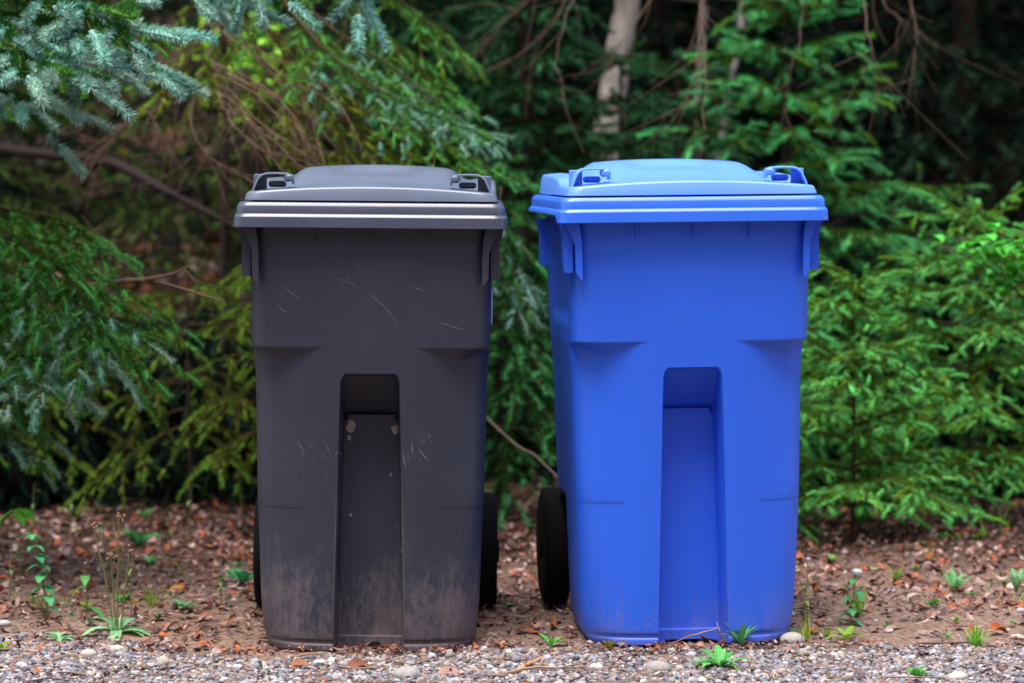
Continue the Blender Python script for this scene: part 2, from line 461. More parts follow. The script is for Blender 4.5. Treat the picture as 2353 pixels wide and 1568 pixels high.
def make_lid(mat, parent):
    g = Geo(); n, m = 91, 81
    us = np.linspace(-1, 1, n); ts = np.linspace(0, 1, m)
    ts = 0.5 - 0.5 * np.cos(np.pi * ts) * (0.35) - 0.5 * (1 - 2 * ts) * 0.65
    us = us * 0.7 + 0.3 * np.sin(us * np.pi / 2)
    V = np.zeros((m, n, 3))
    for j, t in enumerate(ts):
        y = LY0 + t * (LY1 - LY0); dy = min(y - LY0, LY1 - y)
        xm = LA - (LR - math.sqrt(max(0, LR * LR - (LR - min(dy, LR)) ** 2)))
        V[j, :, 0] = us * xm; V[j, :, 1] = y
    V[..., 2] = lid_h(V[..., 0], V[..., 1])
    ii, jj = np.meshgrid(np.arange(n - 1), np.arange(m - 1)); k = (jj * n + ii).ravel()
    top = V.reshape(-1, 3)
    # perimeter
    per = list(V[0, :, :]) + list(V[1:, -1, :]) + list(V[-1, ::-1, :][1:]) + list(V[::-1, 0, :][1:-1])
    per = np.array(per)
    c = np.array([0, (LY0 + LY1) / 2])
    def off(o, z=None, dz=0):
        q = per.copy(); sx = (LA + o) / LA; sy = ((LY1 - LY0) / 2 + o) / ((LY1 - LY0) / 2)
        q[:, 0] *= sx; q[:, 1] = c[1] + (q[:, 1] - c[1]) * sy
        q[:, 2] = z if z is not None else per[:, 2] + dz
        return q
    g.add(top, np.stack([k, k + 1, k + 1 + n, k + n], 1))
    g.loft([per, off(0.0030, dz=-0.0022), off(0.0046, dz=-0.0052), off(0.0080, z=0.9935), off(0.0090, z=0.9895), off(0.0060, z=0.9885), off(-0.004, z=0.9885)][::-1])
    bm_me = g.mesh('lid', [mat])
    o = link('lid', bm_me, parent)
    import bmesh
    b = bmesh.new(); b.from_mesh(bm_me); bmesh.ops.remove_doubles(b, verts=b.verts, dist=0.00005)
    bmesh.ops.recalc_face_normals(b, faces=b.faces); b.to_mesh(bm_me); b.free()
    bm_me.polygons.foreach_set('use_smooth', np.ones(len(bm_me.polygons), bool)); bm_me.set_sharp_from_angle(angle=R(52))
    return o

def make_catch(sx, mat, parent):
    """bridge-shaped grip at a front corner of the lid"""
    g = Geo()
    y = Y0 + 0.102; dy = 0.028; ZO = -0.0025
    pr = [(-0.2800, 1.000), (-0.2760, 1.018), (-0.2660, 1.040), (-0.2575, 1.0475), (-0.2480, 1.0510), (-0.2250, 1.0520), (-0.2010, 1.0505), (-0.1905, 1.0465), (-0.1860, 1.0400), (-0.1840, 1.026)]
    pr = [(a_ + .008, b_ + ZO) for a_, b_ in pr]
    P_ = np.array(pr); T = np.gradient(P_, axis=0); T /= np.linalg.norm(T, axis=1)[:, None]
    N = np.stack([-T[:, 1], T[:, 0]], 1)
    th = 0.0045
    rings = []
    for (x, z), nn, q in zip(pr, N, np.linspace(0, 1, len(pr))):
        wy = dy * (1.15 - 0.45 * q); yy = y + 0.020 * q
        ix, iz = x - nn[0] * th, z - nn[1] * th
        ox, oz = x, z
        rings.append(np.array([(ox * -sx, yy - wy + .003, oz), (ox * -sx, yy + wy - .003, oz), (ox * -sx - nn[0] * .002 * -sx, yy + wy, oz - nn[1] * .002),
                               (ix * -sx, yy + wy, iz), (ix * -sx, yy - wy, iz), (ox * -sx - nn[0] * .002 * -sx, yy - wy, oz - nn[1] * .002)]))
    g.loft(rings, cap0=True, cap1=True)
    # block at the inner foot and the lug below it
    g.box((0.188 * sx, y + 0.008, 1.040 + ZO), (0.022, 0.044, 0.017), bev=0.005)
    g.box((0.254 * sx, y + 0.022, 1.022 + ZO), (0.030, 0.006, 0.050), bev=0.0015)
    g.box((0.216 * sx, y + 0.034, 1.026 + ZO), (0.040, 0.016, 0.014), bev=0.004)
    return g.build('grip', mat, parent, flat_angle=35)

def make_bracket(sx, yc, mat, parent, front=True):
    """pair of hanging fins under a rim corner that flare into the rim"""
    g = Geo()
    def fin(path, y0, y1):                      # x-z outline extruded in y
        A = [(x * sx, y0, z) for x, z in path]; B = [(x * sx, y1, z) for x, z in path]
        g.loft([np.array(A), np.array(B)], cap0=True, cap1=True)
    zb = 0.822
    # broad outer plate
    fin([(0.2700, zb), (0.2885, zb), (0.2900, 0.835), (0.2900, 0.900), (0.2990, 0.931), (0.2700, 0.931)], yc, yc + 0.045)
    # front rib curving out to the rim
    if front:
        fin([(0.2505, 0.806), (0.2545, 0.806), (0.2650, 0.822), (0.2665, 0.880), (0.2740, 0.905), (0.2930, 0.931), (0.2580, 0.931), (0.2530, 0.900), (0.2508, 0.860)], yc - 0.020, yc - 0.0005)
    return g.build('bracket', mat, parent, smooth=False)

def make_wheel(sx, parent):
    W = thing_part('wheel', parent)
    def lathe(g, prof, n=48):
        rings = []
        for x, r in prof:
            th = np.linspace(0, 2 * np.pi, n, endpoint=False)
            rings.append(np.stack([np.full(n, x), r * np.cos(th), r * np.sin(th)], 1))
        g.loft(rings, cap0=True, cap1=True)
    return W
def lathe_x(g, cx, cy, cz, prof, n=48, sx=1):
    th = np.linspace(0, 2 * np.pi, n, endpoint=False)
    rings = [np.stack([np.full(n, cx + x * sx), cy + r * np.cos(th), cz + r * np.sin(th)], 1) for x, r in prof]
    if sx < 0: rings = rings[::-1]
    g.loft(rings, cap0=True, cap1=True)

def front_point(x, z, lift=0.0008):
    a = body_half(z); d = front_disp(x, z, a)
    return np.array([x, body_front(z) + d - lift, z])
def slot_point(x, z, lift=0.0012):
    t = SLT - z
    dep = slot_dep(t)
    return np.array([x, body_front(z) + dep - 0.008 - lift, z])

def make_bin(name, label, loc, rot, mb, ml, scuffs, m_scuff, muds=(), stickers=False, mrim=None, group='wheeled bins at the gravel edge'):
    root = thing(name, label, 'bin', loc, rot, group); root.scale = (1.008, 1.0, 1.040)
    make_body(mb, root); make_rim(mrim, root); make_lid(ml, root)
    for sx in (-1, 1):
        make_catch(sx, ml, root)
        make_bracket(sx, Y0 + 0.050, mb, root, True)
        make_bracket(sx, Y0 + 0.560, mb, root, False)
        g = Geo(); cx = 0.226 * sx
        lathe_x(g, cx, Y0 + 0.60, 0.162, [(0, 0.105), (0.003, 0.118), (0.008, 0.134), (0.016, 0.138), (0.052, 0.138), (0.061, 0.134), (0.066, 0.120), (0.066, 0.100)], sx=sx)
        wh = g.build('wheel', M_TYRE, root, flat_angle=50)
        g = Geo(); lathe_x(g, cx, Y0 + 0.60, 0.162, [(0.050, 0.099), (0.0655, 0.0985), (0.0655, 0.088), (0.060, 0.080), (0.060, 0.032), (0.070, 0.026), (0.071, 0.010)], sx=sx)
        g.build('rim_disc', M_TYRE, wh, flat_angle=40)
    # three little ribs under the front rim
    for x in (-0.128, 0.002, 0.130):
        g = Geo(); g.box((x, body_front(.915) - 0.0125, 0.917), (0.0035, 0.012, 0.040))
        g.build('rib', mb, root, smooth=False)
    g = Geo(); g.tube([(-0.285, Y0 + 0.60, 0.162), (0.285, Y0 + 0.60, 0.162)], 0.0095, 12); g.build('axle', M_METAL, root)
    # rear handle bar and hinge lugs
    g = Geo(); g.tube([(-0.255, Y0 + 0.69, 0.965), (-0.25, Y0 + 0.745, 0.975), (-0.20, Y0 + 0.765, 0.98), (0.20, Y0 + 0.765, 0.98), (0.25, Y0 + 0.745, 0.975), (0.255, Y0 + 0.69, 0.965)], 0.014, 12)
    g.build('handle', mb, root)
    for x in (-0.17, 0.17):
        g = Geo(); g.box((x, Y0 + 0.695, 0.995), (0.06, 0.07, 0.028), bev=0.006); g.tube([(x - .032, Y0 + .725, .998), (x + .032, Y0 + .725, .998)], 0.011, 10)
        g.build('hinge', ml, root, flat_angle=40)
    # scuffs: thin raised burrs of rubbed plastic following the front panel
    if scuffs:
        for pts, wd in scuffs:
            g = Geo()
            pts = np.array(pts, float); n = 14
            t = np.linspace(0, len(pts) - 1, n); xx = np.interp(t, range(len(pts)), pts[:, 0]); zz = np.interp(t, range(len(pts)), pts[:, 1])
            up = []; dn = []
            for i in range(n):
                ww = wd * math.sin(math.pi * (i + .3) / (n - .4)) * (0.6 + 0.4 * random.random())
                dx, dz = xx[min(i+1, n-1)] - xx[max(i-1, 0)], zz[min(i+1, n-1)] - zz[max(i-1, 0)]
                L = math.hypot(dx, dz) + 1e-9; px, pz = -dz / L * ww, dx / L * ww
                up.append(front_point(xx[i] + px, zz[i] + pz)); dn.append(front_point(xx[i] - px, zz[i] - pz))
            V = np.array(up + dn); F = [(i, i + 1, n + i + 1, n + i) for i in range(n - 1)]
            g.add(V, F)
            g.build('scuff', m_scuff, root)
    for (x, z, rr) in muds:
        g = Geo(); n = 14; rg_ = random.Random(int(x * 1000) + 7)
        rim = [slot_point(x + rr * (0.6 + 0.5 * rg_.random()) * math.cos(q), z + rr * 1.25 * (0.6 + 0.5 * rg_.random()) * math.sin(q), 0.0008) for q in np.linspace(0, 2 * math.pi, n, endpoint=False)]
        c = slot_point(x, z, 0.004)
        g.add(np.vstack([rim, c]), [(i, (i + 1) % n, n) for i in range(n)])
        g.build('mud_splash', M_MUD, root)
    if stickers:
        for (z0, z1, y0, y1) in ((0.715, 0.795, Y0 + 0.16, Y0 + 0.26), (0.84, 0.865, Y0 + 0.11, Y0 + 0.17)):
            g = Geo(); xx = [body_half(z) + 0.0015 for z in (z0, z1)]
            g.box(((xx[0] + xx[1]) / 2, (y0 + y1) / 2, (z0 + z1) / 2), (0.004, y1 - y0, z1 - z0), bev=0.0015)
            g.build('sticker', M_STICKER, root)
    return root

random.seed(3)
def vx2(x, y, cx): return ((x - cx) / 1020.0, (1478 - y) / 1020.0)
B = lambda *p: [vx2(x, y, 849) for x, y in p]
black_scuffs = [(B((762, 640), (800, 651), (822, 662)), .0016), (B((836, 668), (880, 702), (915, 745)), .0020),
                (B((930, 655), (960, 664), (990, 676)), .0015), (B((1008, 738), (1040, 748), (1070, 757)), .0018),
                (B((645, 655), (668, 676), (690, 688)), .0014), (B((634, 700), (648, 714), (662, 718)), .0018),
                (B((700, 690), (716, 700)), .0009), (B((680, 1008), (700, 1030)), .0022), (B((742, 1000), (762, 1040)), .0016),
                (B((748, 1095), (752, 1075)), .0014), (B((944, 1000), (950, 1040)), .0018), (B((926, 1030), (932, 1065)), .0022), (B((960, 1020), (985, 1050)), .0028)]
_r = random.Random(12)
for _cx, _cy, _n in ((705, 1015, 9), (752, 1020, 7), (975, 1000, 8), (940, 1050, 5), (668, 900, 3), (1080, 560, 3), (930, 1240, 5), (800, 610, 3)):
    for _k in range(_n):
        _x = _cx + _r.gauss(0, 16); _y = _cy + _r.gauss(0, 22); _l = _r.uniform(4, 16); _a = _r.uniform(.8, 2.2)
        black_scuffs.append((B((_x, _y), (_x + _l * math.cos(_a), _y + _l * math.sin(_a))), _r.uniform(.0006, .0020)))
BL = lambda *p: [((x - 1590) / 1020.0, (1466 - y) / 1020.0) for x, y in p]
blue_scuffs = [(BL((1520, 732), (1575, 724)), .0009), (BL((1620, 705), (1652, 702)), .0012), (BL((1432, 718), (1452, 726)), .0010),
               (BL((1380, 800), (1420, 770)), .0005), (BL((1480, 1400), (1515, 1418)), .0016), (BL((1640, 622), (1642, 655)), .0010)]
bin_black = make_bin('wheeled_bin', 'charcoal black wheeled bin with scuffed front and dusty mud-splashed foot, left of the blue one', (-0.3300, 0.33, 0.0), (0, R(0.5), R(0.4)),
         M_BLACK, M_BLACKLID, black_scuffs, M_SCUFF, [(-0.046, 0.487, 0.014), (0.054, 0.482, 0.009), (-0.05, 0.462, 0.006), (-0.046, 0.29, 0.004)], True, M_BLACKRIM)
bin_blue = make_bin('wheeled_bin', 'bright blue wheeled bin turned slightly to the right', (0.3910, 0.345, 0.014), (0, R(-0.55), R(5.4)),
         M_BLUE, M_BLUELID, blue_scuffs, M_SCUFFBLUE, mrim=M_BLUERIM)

# ------------------------------------------------------------------ conifers
def unit(v): return v / (np.linalg.norm(v) + 1e-9)
GREEN = dict(old=(0.085, 0.210, 0.018), tip=(0.085, 0.360, 0.110))
BLUEG = dict(old=(0.060, 0.210, 0.035), tip=(0.26, 0.47, 0.385))
MID = dict(old=(0.13, 0.28, 0.020), tip=(0.125, 0.44, 0.100))
OLIVE = dict(old=(0.130, 0.150, 0.014), tip=(0.190, 0.290, 0.022))
FORESTSHADE = dict(old=(0.012, 0.028, 0.012), tip=(0.018, 0.050, 0.026))  # the forest interior's shade is painted into these needle tones
DEEPSHADE = dict(old=(0.007, 0.014, 0.008), tip=(0.010, 0.026, 0.016))  # darker still: near-black needles that carry deep shade as colour
def style(pal, **kw):
    s = dict(pal=pal, bare=0.25, sp=0.060, tw=0.42, f=0.055, fsp=0.036, den=1000, nl=0.013, nw=0.0016, hang=0.15, hang2=0.35, ang=52, sag=0.25, lift=0.0, br=0.006, core=0.55)
    s.update(kw); s['nl'] *= 1.35; s['nw'] *= 1.3; s['den'] *= 1.5; s['fsp'] *= 0.95; s['f'] *= 0.85; return s

class Tree:
    def __init__(s, seed): s.r = np.random.RandomState(seed); s.A = []; s.Bp = []; s.C = []; s.W = Geo(); s.len = []; s.K = []; s.den = []; s.nl = []; s.nw = []
    def seg(s, a, b, c, S, k0=0.22, k1=0.22):
        s.K.append((k0 * S['core'] * S['nl'], k1 * S['core'] * S['nl']))
        s.A.append(a); s.Bp.append(b); s.C.append(c); s.den.append(S['den']); s.nl.append(S['nl']); s.nw.append(S['nw'])
    def axis(s, pts, c, S):
        for i in range(len(pts) - 1): s.seg(pts[i], pts[i + 1], c, S)
    def colr(s, c, j=0.18):
        k = 1 + s.r.normal(0, j); k = max(0.45, min(1.7, k))
        q = np.array(c) * k; q[0] *= 1 + s.r.normal(0, 0.12); return np.clip(q, 0.002, 0.9)
    def bough(s, p0, d, L, S, curve=None):
        r = s.r; d = unit(np.asarray(d, float)); n = max(6, int(L / 0.06))
        side = unit(np.cross(d, (0, 0, 1)) + r.normal(0, 0.12, 3)); wob = r.normal(0, 0.05, 2)
        t = np.linspace(0, 1, n + 1)
        z = -S['sag'] * t ** 1.8 + S['lift'] * t ** 3
        pts = np.asarray(p0) + L * (t[:, None] * d + np.outer(wob[0] * np.sin(3 * t), side) + np.outer(z, (0, 0, 1)))
        pts += r.normal(0, 0.0025, pts.shape)
        if curve is not None: pts = np.asarray(curve, float); n = len(pts) - 1; t = np.linspace(0, 1, n + 1); L = float(np.linalg.norm(np.diff(pts, axis=0), axis=1).sum())
        s.W.tube(pts, S['br'] * 0.75 * (1 - 0.75 * t) * min(1.3, 0.5 + L), 4, S.get('wc', (0.07, 0.036, 0.020)), False)
        pal = S['pal']; old_shade = s.colr(np.array(pal['old']) * 0.6)  # old-needle colour dimmed further to paint dark gaps inside the crown
        k0 = int(S['bare'] * n)
        T = np.gradient(pts, axis=0)
        pos = S['bare'] * L; sgn = 1
        while pos < L:
            q = pos / L * n; i = min(int(q), n - 1); f = q - i
            p = pts[i] * (1 - f) + pts[i + 1] * f; tt = unit(T[i])
            bb = unit(np.cross(tt, (0, 0, 1)) + 0.25 * r.normal(0, 1, 3))
            a = R(S['ang'] + r.normal(0, 9)); rem = L - pos
            l1 = (S['tw'] * rem ** 0.8 * L ** 0.2 + S['f']) * r.uniform(0.65, 1.2)
            d1 = unit(tt * math.cos(a) + sgn * bb * math.sin(a) + np.array([0, 0, -S['hang'] + r.normal(0, 0.1)]))
            s.twig(p, d1, l1, S, old_shade)
            sgn = -sgn; pos += S['sp'] * r.uniform(0.7, 1.3)
        s.axis(pts[k0:-1], old_shade, S)
        s.finger(pts[-1], unit(T[-1]), S['f'] * 1.3, S)
        s.axis(pts[-2:], s.colr(pal['tip'], .12), S)
    def twig(s, p, d, l, S, old_shade):
        r = s.r; n = max(2, int(l / 0.04)); t = np.linspace(0, 1, n + 1)
        pts = p + l * (t[:, None] * d + np.outer(-S['sag'] * 0.8 * t ** 2, (0, 0, 1)))
        s.W.tube(pts, 0.0014, 3, S.get('wc', (0.12, 0.060, 0.022)), False)
        s.axis(pts[:-1], old_shade, S)
        T = np.gradient(pts, axis=0); tt = unit(T[-1])
        bb = unit(np.cross(d, (0, 0, 1)) + 0.2 * r.normal(0, 1, 3)); sgn = 1
        pos = min(0.02, l * 0.3)
        while pos < l - 0.01:
            q = pos / l * n; i = min(int(q), n - 1); f = q - i; pp = pts[i] * (1 - f) + pts[i + 1] * f
            a = R(48 + r.normal(0, 10))
            d2 = unit(unit(T[i]) * math.cos(a) + sgn * bb * math.sin(a) + np.array([0, 0, -S['hang2'] * r.uniform(0.3, 1.3)]))
            s.finger(pp, d2, S['f'] * r.uniform(0.6, 1.25) * (0.55 + 0.45 * min(1, (l - pos) / 0.08)), S)
            sgn = -sgn; pos += S['fsp'] * r.uniform(0.7, 1.3)
        s.finger(pts[-1], tt, S['f'] * r.uniform(0.8, 1.2), S)
    def finger(s, p, d, l, S):
        c = s.colr(S['pal']['tip'] if s.r.rand() > 0.18 else S['pal']['old'], 0.2)
        q = p + d * l * 0.55; e = q + unit(d + np.array([0, 0, -S['sag'] * 0.7])) * l * 0.45
        s.seg(p, q, c, S, 0.34, 0.46); s.seg(q, e, c, S, 0.46, 0.16)
    def crown_mesh(s, name):
        A = np.array(s.A); Bq = np.array(s.Bp); C = np.array(s.C); den = np.array(s.den); NL = np.array(s.nl); NW = np.array(s.nw)
        D = Bq - A; Ls = np.linalg.norm(D, axis=1); cnt = np.maximum(2, (Ls * den).astype(int))
        idx = np.repeat(np.arange(len(A)), cnt); N = len(idx); r = s.r
        t = r.rand(N)[:, None]; ax = D[idx] / (Ls[idx][:, None] + 1e-9)
        ref = np.where(np.abs(ax[:, 2:3]) < 0.9, np.array([[0, 0, 1.0]]), np.array([[1.0, 0, 0]]))
        u = np.cross(ax, ref); u /= np.linalg.norm(u, axis=1)[:, None]; v = np.cross(u, ax)     # v points up
        th = r.rand(N) * 2 * np.pi
        rad = np.cos(th)[:, None] * u + (np.sin(th) * 0.85 + 0.25)[:, None] * v
        dr = ax * (0.45 + 0.35 * r.rand(N)[:, None]) + rad; dr /= np.linalg.norm(dr, axis=1)[:, None]
        base = A[idx] + D[idx] * t
        ln = (NL[idx] * (0.85 + 0.3 * r.rand(N)))[:, None]
        sd = np.cross(dr, rad + 0.5 * r.normal(0, 1, (N, 3))); sd /= np.linalg.norm(sd, axis=1)[:, None] + 1e-9
        hw = (NW[idx] / 2)[:, None]
        V = np.stack([base - sd * hw, base + sd * hw, base + dr * ln], 1).reshape(-1, 3)
        cc = C[idx] * (1 + 0.16 * r.normal(0, 1, (N, 1))); cc = np.clip(cc, 0.002, 0.9)
        cc = np.repeat(cc, 3, axis=0)
        K = np.array(s.K); m = len(A); nb = 6
        axs = D / (Ls[:, None] + 1e-9); rf = np.where(np.abs(axs[:, 2:3]) < 0.9, np.array([[0, 0, 1.0]]), np.array([[1.0, 0, 0]]))
        u = np.cross(axs, rf); u /= np.linalg.norm(u, axis=1)[:, None]; v = np.cross(u, axs)
        q = np.linspace(0, 2 * np.pi, nb, endpoint=False)
        ringv = np.cos(q)[None, :, None] * u[:, None] + np.sin(q)[None, :, None] * v[:, None]
        jit = 1 + 0.15 * r.normal(0, 1, (m, nb, 1))
        VA = A[:, None] + ringv * K[:, 0][:, None, None] * jit; VB = Bq[:, None] + ringv * K[:, 1][:, None, None] * jit
        VC = np.concatenate([VA, VB], 1).reshape(-1, 3)
        f = np.array([(i, (i + 1) % nb, nb + (i + 1) % nb, nb + i) for i in range(nb)])
        FC = (f[None] + (np.arange(m) * 2 * nb)[:, None, None]).reshape(-1, 4) + 3 * N
        CC = np.repeat(np.clip(C * 0.9, .002, .9), 2 * nb, axis=0)
        return mesh_np(name, np.vstack([V, VC]), [np.arange(3 * N).reshape(N, 3), FC], [M_NEEDLE], False, np.vstack([cc, CC]))

N_TRI = 0
def plant_tree(T, label, loc, trunk=None, group=None, name='spruce_tree', cat='tree'):
    """crown and boughs were built in world coordinates; the thing's base is at loc"""
    global N_TRI
    root = thing(name, label, cat, loc, group=group)
    M = Matrix.Translation(-Vector(loc))
    me = T.crown_mesh('crown'); N_TRI += len(me.polygons); me.transform(M); link('crown', me, root)
    if T.W.n:
        mw = T.W.mesh('branches', [M_TWIG]); mw.transform(M); link('branches', mw, root)
    if trunk is not None:
        g = Geo(); pts, rad = trunk
        g.tube(pts, rad, 10); mt = g.mesh('trunk', [M_BARK]); mt.transform(M); link('trunk', mt, root)
    return root

def conifer(seed, x, y, H, Rad, S, z0=0.08, whorl=0.16, per=5, tr=None, Sfun=None, elev=(28, -8), front=None):
    T = Tree(seed); r = T.r; gzv = float(gz(x, y)); tr = tr or 0.012 + 0.012 * H
    z = z0
    while z < H * 0.97:
        q = z / H
        L = Rad * (1 - q) ** 0.75 * (1.0 if q > 0.12 else 0.85) + 0.04
        off = r.rand() * 6.28
        for k in range(per):
            a = off + k * 2 * math.pi / per + r.normal(0, 0.25)
            if front is not None and math.sin(a) > front: continue      # rear side nobody can see
            e = R(elev[1] + (elev[0] - elev[1]) * q + r.normal(0, 5))
            d = np.array([math.cos(a) * math.cos(e), math.sin(a) * math.cos(e), math.sin(e)])
            T.bough((x, y, gzv + z + r.normal(0, 0.02)), d, max(0.07, L * r.uniform(0.75, 1.15)), S if Sfun is None else Sfun(q, r))
        z += whorl * r.uniform(0.75, 1.25)
    # leader
    n = 8; zz = np.linspace(0, H, n); tp = np.stack([x + 0.0 * zz, y + 0 * zz, gzv - 0.05 + zz], 1); tp[1:-1, :2] += r.normal(0, 0.006 * H * .3, (n - 2, 2))
    T.axis(np.array([[x, y, gzv + H * 0.9], [x, y, gzv + H - 0.05]]), T.colr(S['pal']['tip']), S)
    return T, (tp, tr * (1 - 0.88 * zz / H)), (x, y, gzv)

def VX(vx, D): return (vx - 1176) / FPX * D
def at_depth(vx, D): return VX(vx, D), D - 7.4

# young spruce rising behind the blue bin on the right
x, y = at_depth(1803, 10.4)
S = style(GREEN, tw=0.30, f=0.075, den=1000, nl=0.015, nw=0.0019, hang=0.10, hang2=0.35, sag=0.20, sp=0.075, fsp=.045, bare=.12)
T, tk, loc = conifer(11, x, y, 1.84, 0.66, S, z0=0.25, whorl=0.135, per=6, elev=(35, -5))
plant_tree(T, 'young green spruce rising behind the blue bin with its tip out of frame', loc, tk)

# small bushy spruces along the edge, right side
S = style(MID, core=.75, tw=0.27, f=0.050, fsp=0.034, bare=.15, den=1300, nl=0.0088, nw=0.0017, hang=0.10, hang2=0.40, sag=0.26, sp=0.050)
x, y = at_depth(1962, 9.35)
T, tk, loc = conifer(12, x, y, 0.80, 0.50, S, z0=0.10, whorl=0.100, per=8, elev=(45, 8), tr=.007)
plant_tree(T, 'low bushy spruce beside the blue bin with pointed upright tip', loc, tk)
x, y = at_depth(2230, 9.9)
T, tk, loc = conifer(13, x, y, 1.02, 0.66, S, z0=0.16, whorl=0.115, per=8, elev=(40, 6), tr=.008)
plant_tree(T, 'wide bushy spruce at the right edge behind the leafy shrub', loc, tk)
x, y = at_depth(1700, 9.7)
T, tk, loc = conifer(14, x, y, 0.85, 0.5, S, z0=0.05, whorl=0.10, per=6, elev=(40, 0))
plant_tree(T, 'low spruce hidden mostly behind the blue bin', loc, tk)
x, y = at_depth(2110, 10.6)
S2 = style(dict(old=(0.07,0.16,0.02), tip=(0.07,0.26,0.08)), bare=.1, tw=0.34, f=0.055, den=900, nl=0.013, nw=0.0019, hang=0.15, hang2=0.6, sag=0.3, sp=0.065)
T, tk, loc = conifer(15, x, y, 1.12, 0.70, S2, z0=0.3, whorl=0.13, per=6, elev=(30, -5))
plant_tree(T, 'darker spruce standing between the two bushy ones on the right', loc, tk)

# spruce seen through the gap between the bins
S = style(dict(old=(0.030, 0.12, 0.018), tip=(0.050, 0.21, 0.060)), bare=.1, tw=0.34, f=0.06, den=800, nl=0.014, nw=0.0019, hang=0.15, hang2=0.4, sag=0.42, sp=0.07)
x, y = at_depth(1150, 9.9)
T, tk, loc = conifer(16, x, y, 1.10, 0.55, S, z0=0.28, whorl=0.10, per=6, elev=(25, -5))
Sg = style(dict(old=(0.04, 0.12, 0.03), tip=(0.13, 0.25, 0.20)), tw=0.3, f=0.06, den=900, sag=0.4)
for (a, b_) in (((1150, 430, 9.2), (1215, 555, 8.9)), ((1140, 520, 9.3), (1200, 620, 9.0))):
    p, q = P(*a), P(*b_); T.bough(p, q - p, float(np.linalg.norm(q - p)), Sg)
plant_tree(T, 'dark green spruce seen through the gap between the two bins', loc, tk)

# dark green spruces upper centre
S = style(dict(old=(0.018, 0.060, 0.012), tip=(0.026, 0.110, 0.042)), bare=.1, tw=0.36, f=0.065, den=650, nl=0.016, nw=0.0024, hang=0.1, hang2=0.3, sag=0.22, sp=0.08)
for sd, vx, D, H, Rad, lab in ((21, 1210, 11.0, 2.5, 0.42, 'dark spruce at top centre left of the thick birch'),
                               (23, 1425, 11.2, 1.34, 0.50, 'short dark spruce hiding the foot of the thick birch'),
                               (24, 960, 11.8, 2.6, 0.55, 'dark spruce behind the long olive bough at top centre'),
                               (22, 1560, 11.6, 1.30, 0.6, 'dark spruce behind the birches right of centre')):
    x, y = at_depth(vx, D)
    T, tk, loc = conifer(sd, x, y, H, Rad, S, z0=0.3, whorl=0.13, per=6, elev=(25, -8))
    plant_tree(T, lab, loc, tk)

# upper left spruce with hoary blue-green tips: boughs reach in from a trunk outside the frame
T = Tree(31)
Sb = style(BLUEG, core=.8, bare=0.15, sp=0.095, tw=0.20, f=0.115, fsp=0.058, den=1900, nl=0.0180, nw=0.0026, hang=0.08, hang2=0.15, sag=0.16, ang=48)
bx, by = -1.75, 0.75; zt = float(gz(bx, by))
def reach(T, pts, S): 
    c = np.array([P(*p) for p in pts]); t = np.linspace(0, len(c) - 1, 14)
    cc = np.stack([np.interp(t, range(len(c)), c[:, i]) for i in range(3)], 1)
    for _ in range(2): cc[1:-1] = (cc[:-2] + cc[1:-1] * 2 + cc[2:]) / 4
    T.bough(cc[0], cc[-1] - cc[0], 1.0, S, curve=cc)
for pts in ([(-420, -20, 8.1), (0, 30, 7.9), (200, 50, 7.85), (320, 70, 7.8)],
            [(-420, 60, 8.0), (0, 120, 7.8), (80, 150, 7.75), (150, 170, 7.75)],
            [(-400, 0, 8.2), (60, 40, 8.1), (200, 100, 8.05), (340, 155, 8.0)],
            [(-380, 120, 8.2), (-60, 180, 8.1), (20, 215, 8.05), (90, 240, 8.0)],
            [(-420, -120, 8.0), (-100, -60, 7.9), (60, 0, 7.85), (200, 20, 7.8)],
            [(150, -160, 8.3), (300, -100, 8.3), (430, -40, 8.3), (560, 10, 8.3)],
            [(560, -240, 8.4), (560, -150, 8.3), (575, -100, 8.3), (590, -20, 8.2)],
            [(700, -220, 8.4), (760, -120, 8.4), (810, -60, 8.4), (840, 5, 8.4)]):
    reach(T, pts, Sb)
Sgr = style(dict(old=(0.07, 0.22, 0.02), tip=(0.12, 0.38, 0.045)), bare=0.1, sp=0.07, tw=0.3, f=0.07, den=900)
for pts in ([(-300, -120, 8.5), (50, -40, 8.5), (200, 30, 8.5), (330, 60, 8.5)], [(-300, 30, 8.4), (0, 90, 8.4), (150, 110, 8.4), (200, 130, 8.4)],
            [(-300, -60, 8.6), (0, 10, 8.6), (100, 60, 8.6), (130, 160, 8.5)]):
    reach(T, pts, Sgr)
tp = np.array([(bx, by, zt - .05), (bx + .03, by, 1.0), (bx + .05, by + .02, 2.0), (bx + .05, by, 3.2)])
r_ = T.r
for zz in np.arange(1.1, 3.2, 0.17):
    for kk in range(5):
        a = r_.rand() * 6.28
        if math.cos(a) > 0.2 and zz < 1.55: continue
        L = 0.85 * (3.4 - zz) / 2.2 * r_.uniform(.7, 1.1) + .1
        T.bough((bx + .03, by, zz), (math.cos(a), math.sin(a), 0.1), L, style(BLUEG, sp=0.12, tw=.3, f=.09, fsp=.07, den=500, nw=.003))
plant_tree(T, 'blue-green spruce reaching in at the top left with pale frosted tips', (bx, by, zt), (tp, [0.05, .045, .035, .012]))

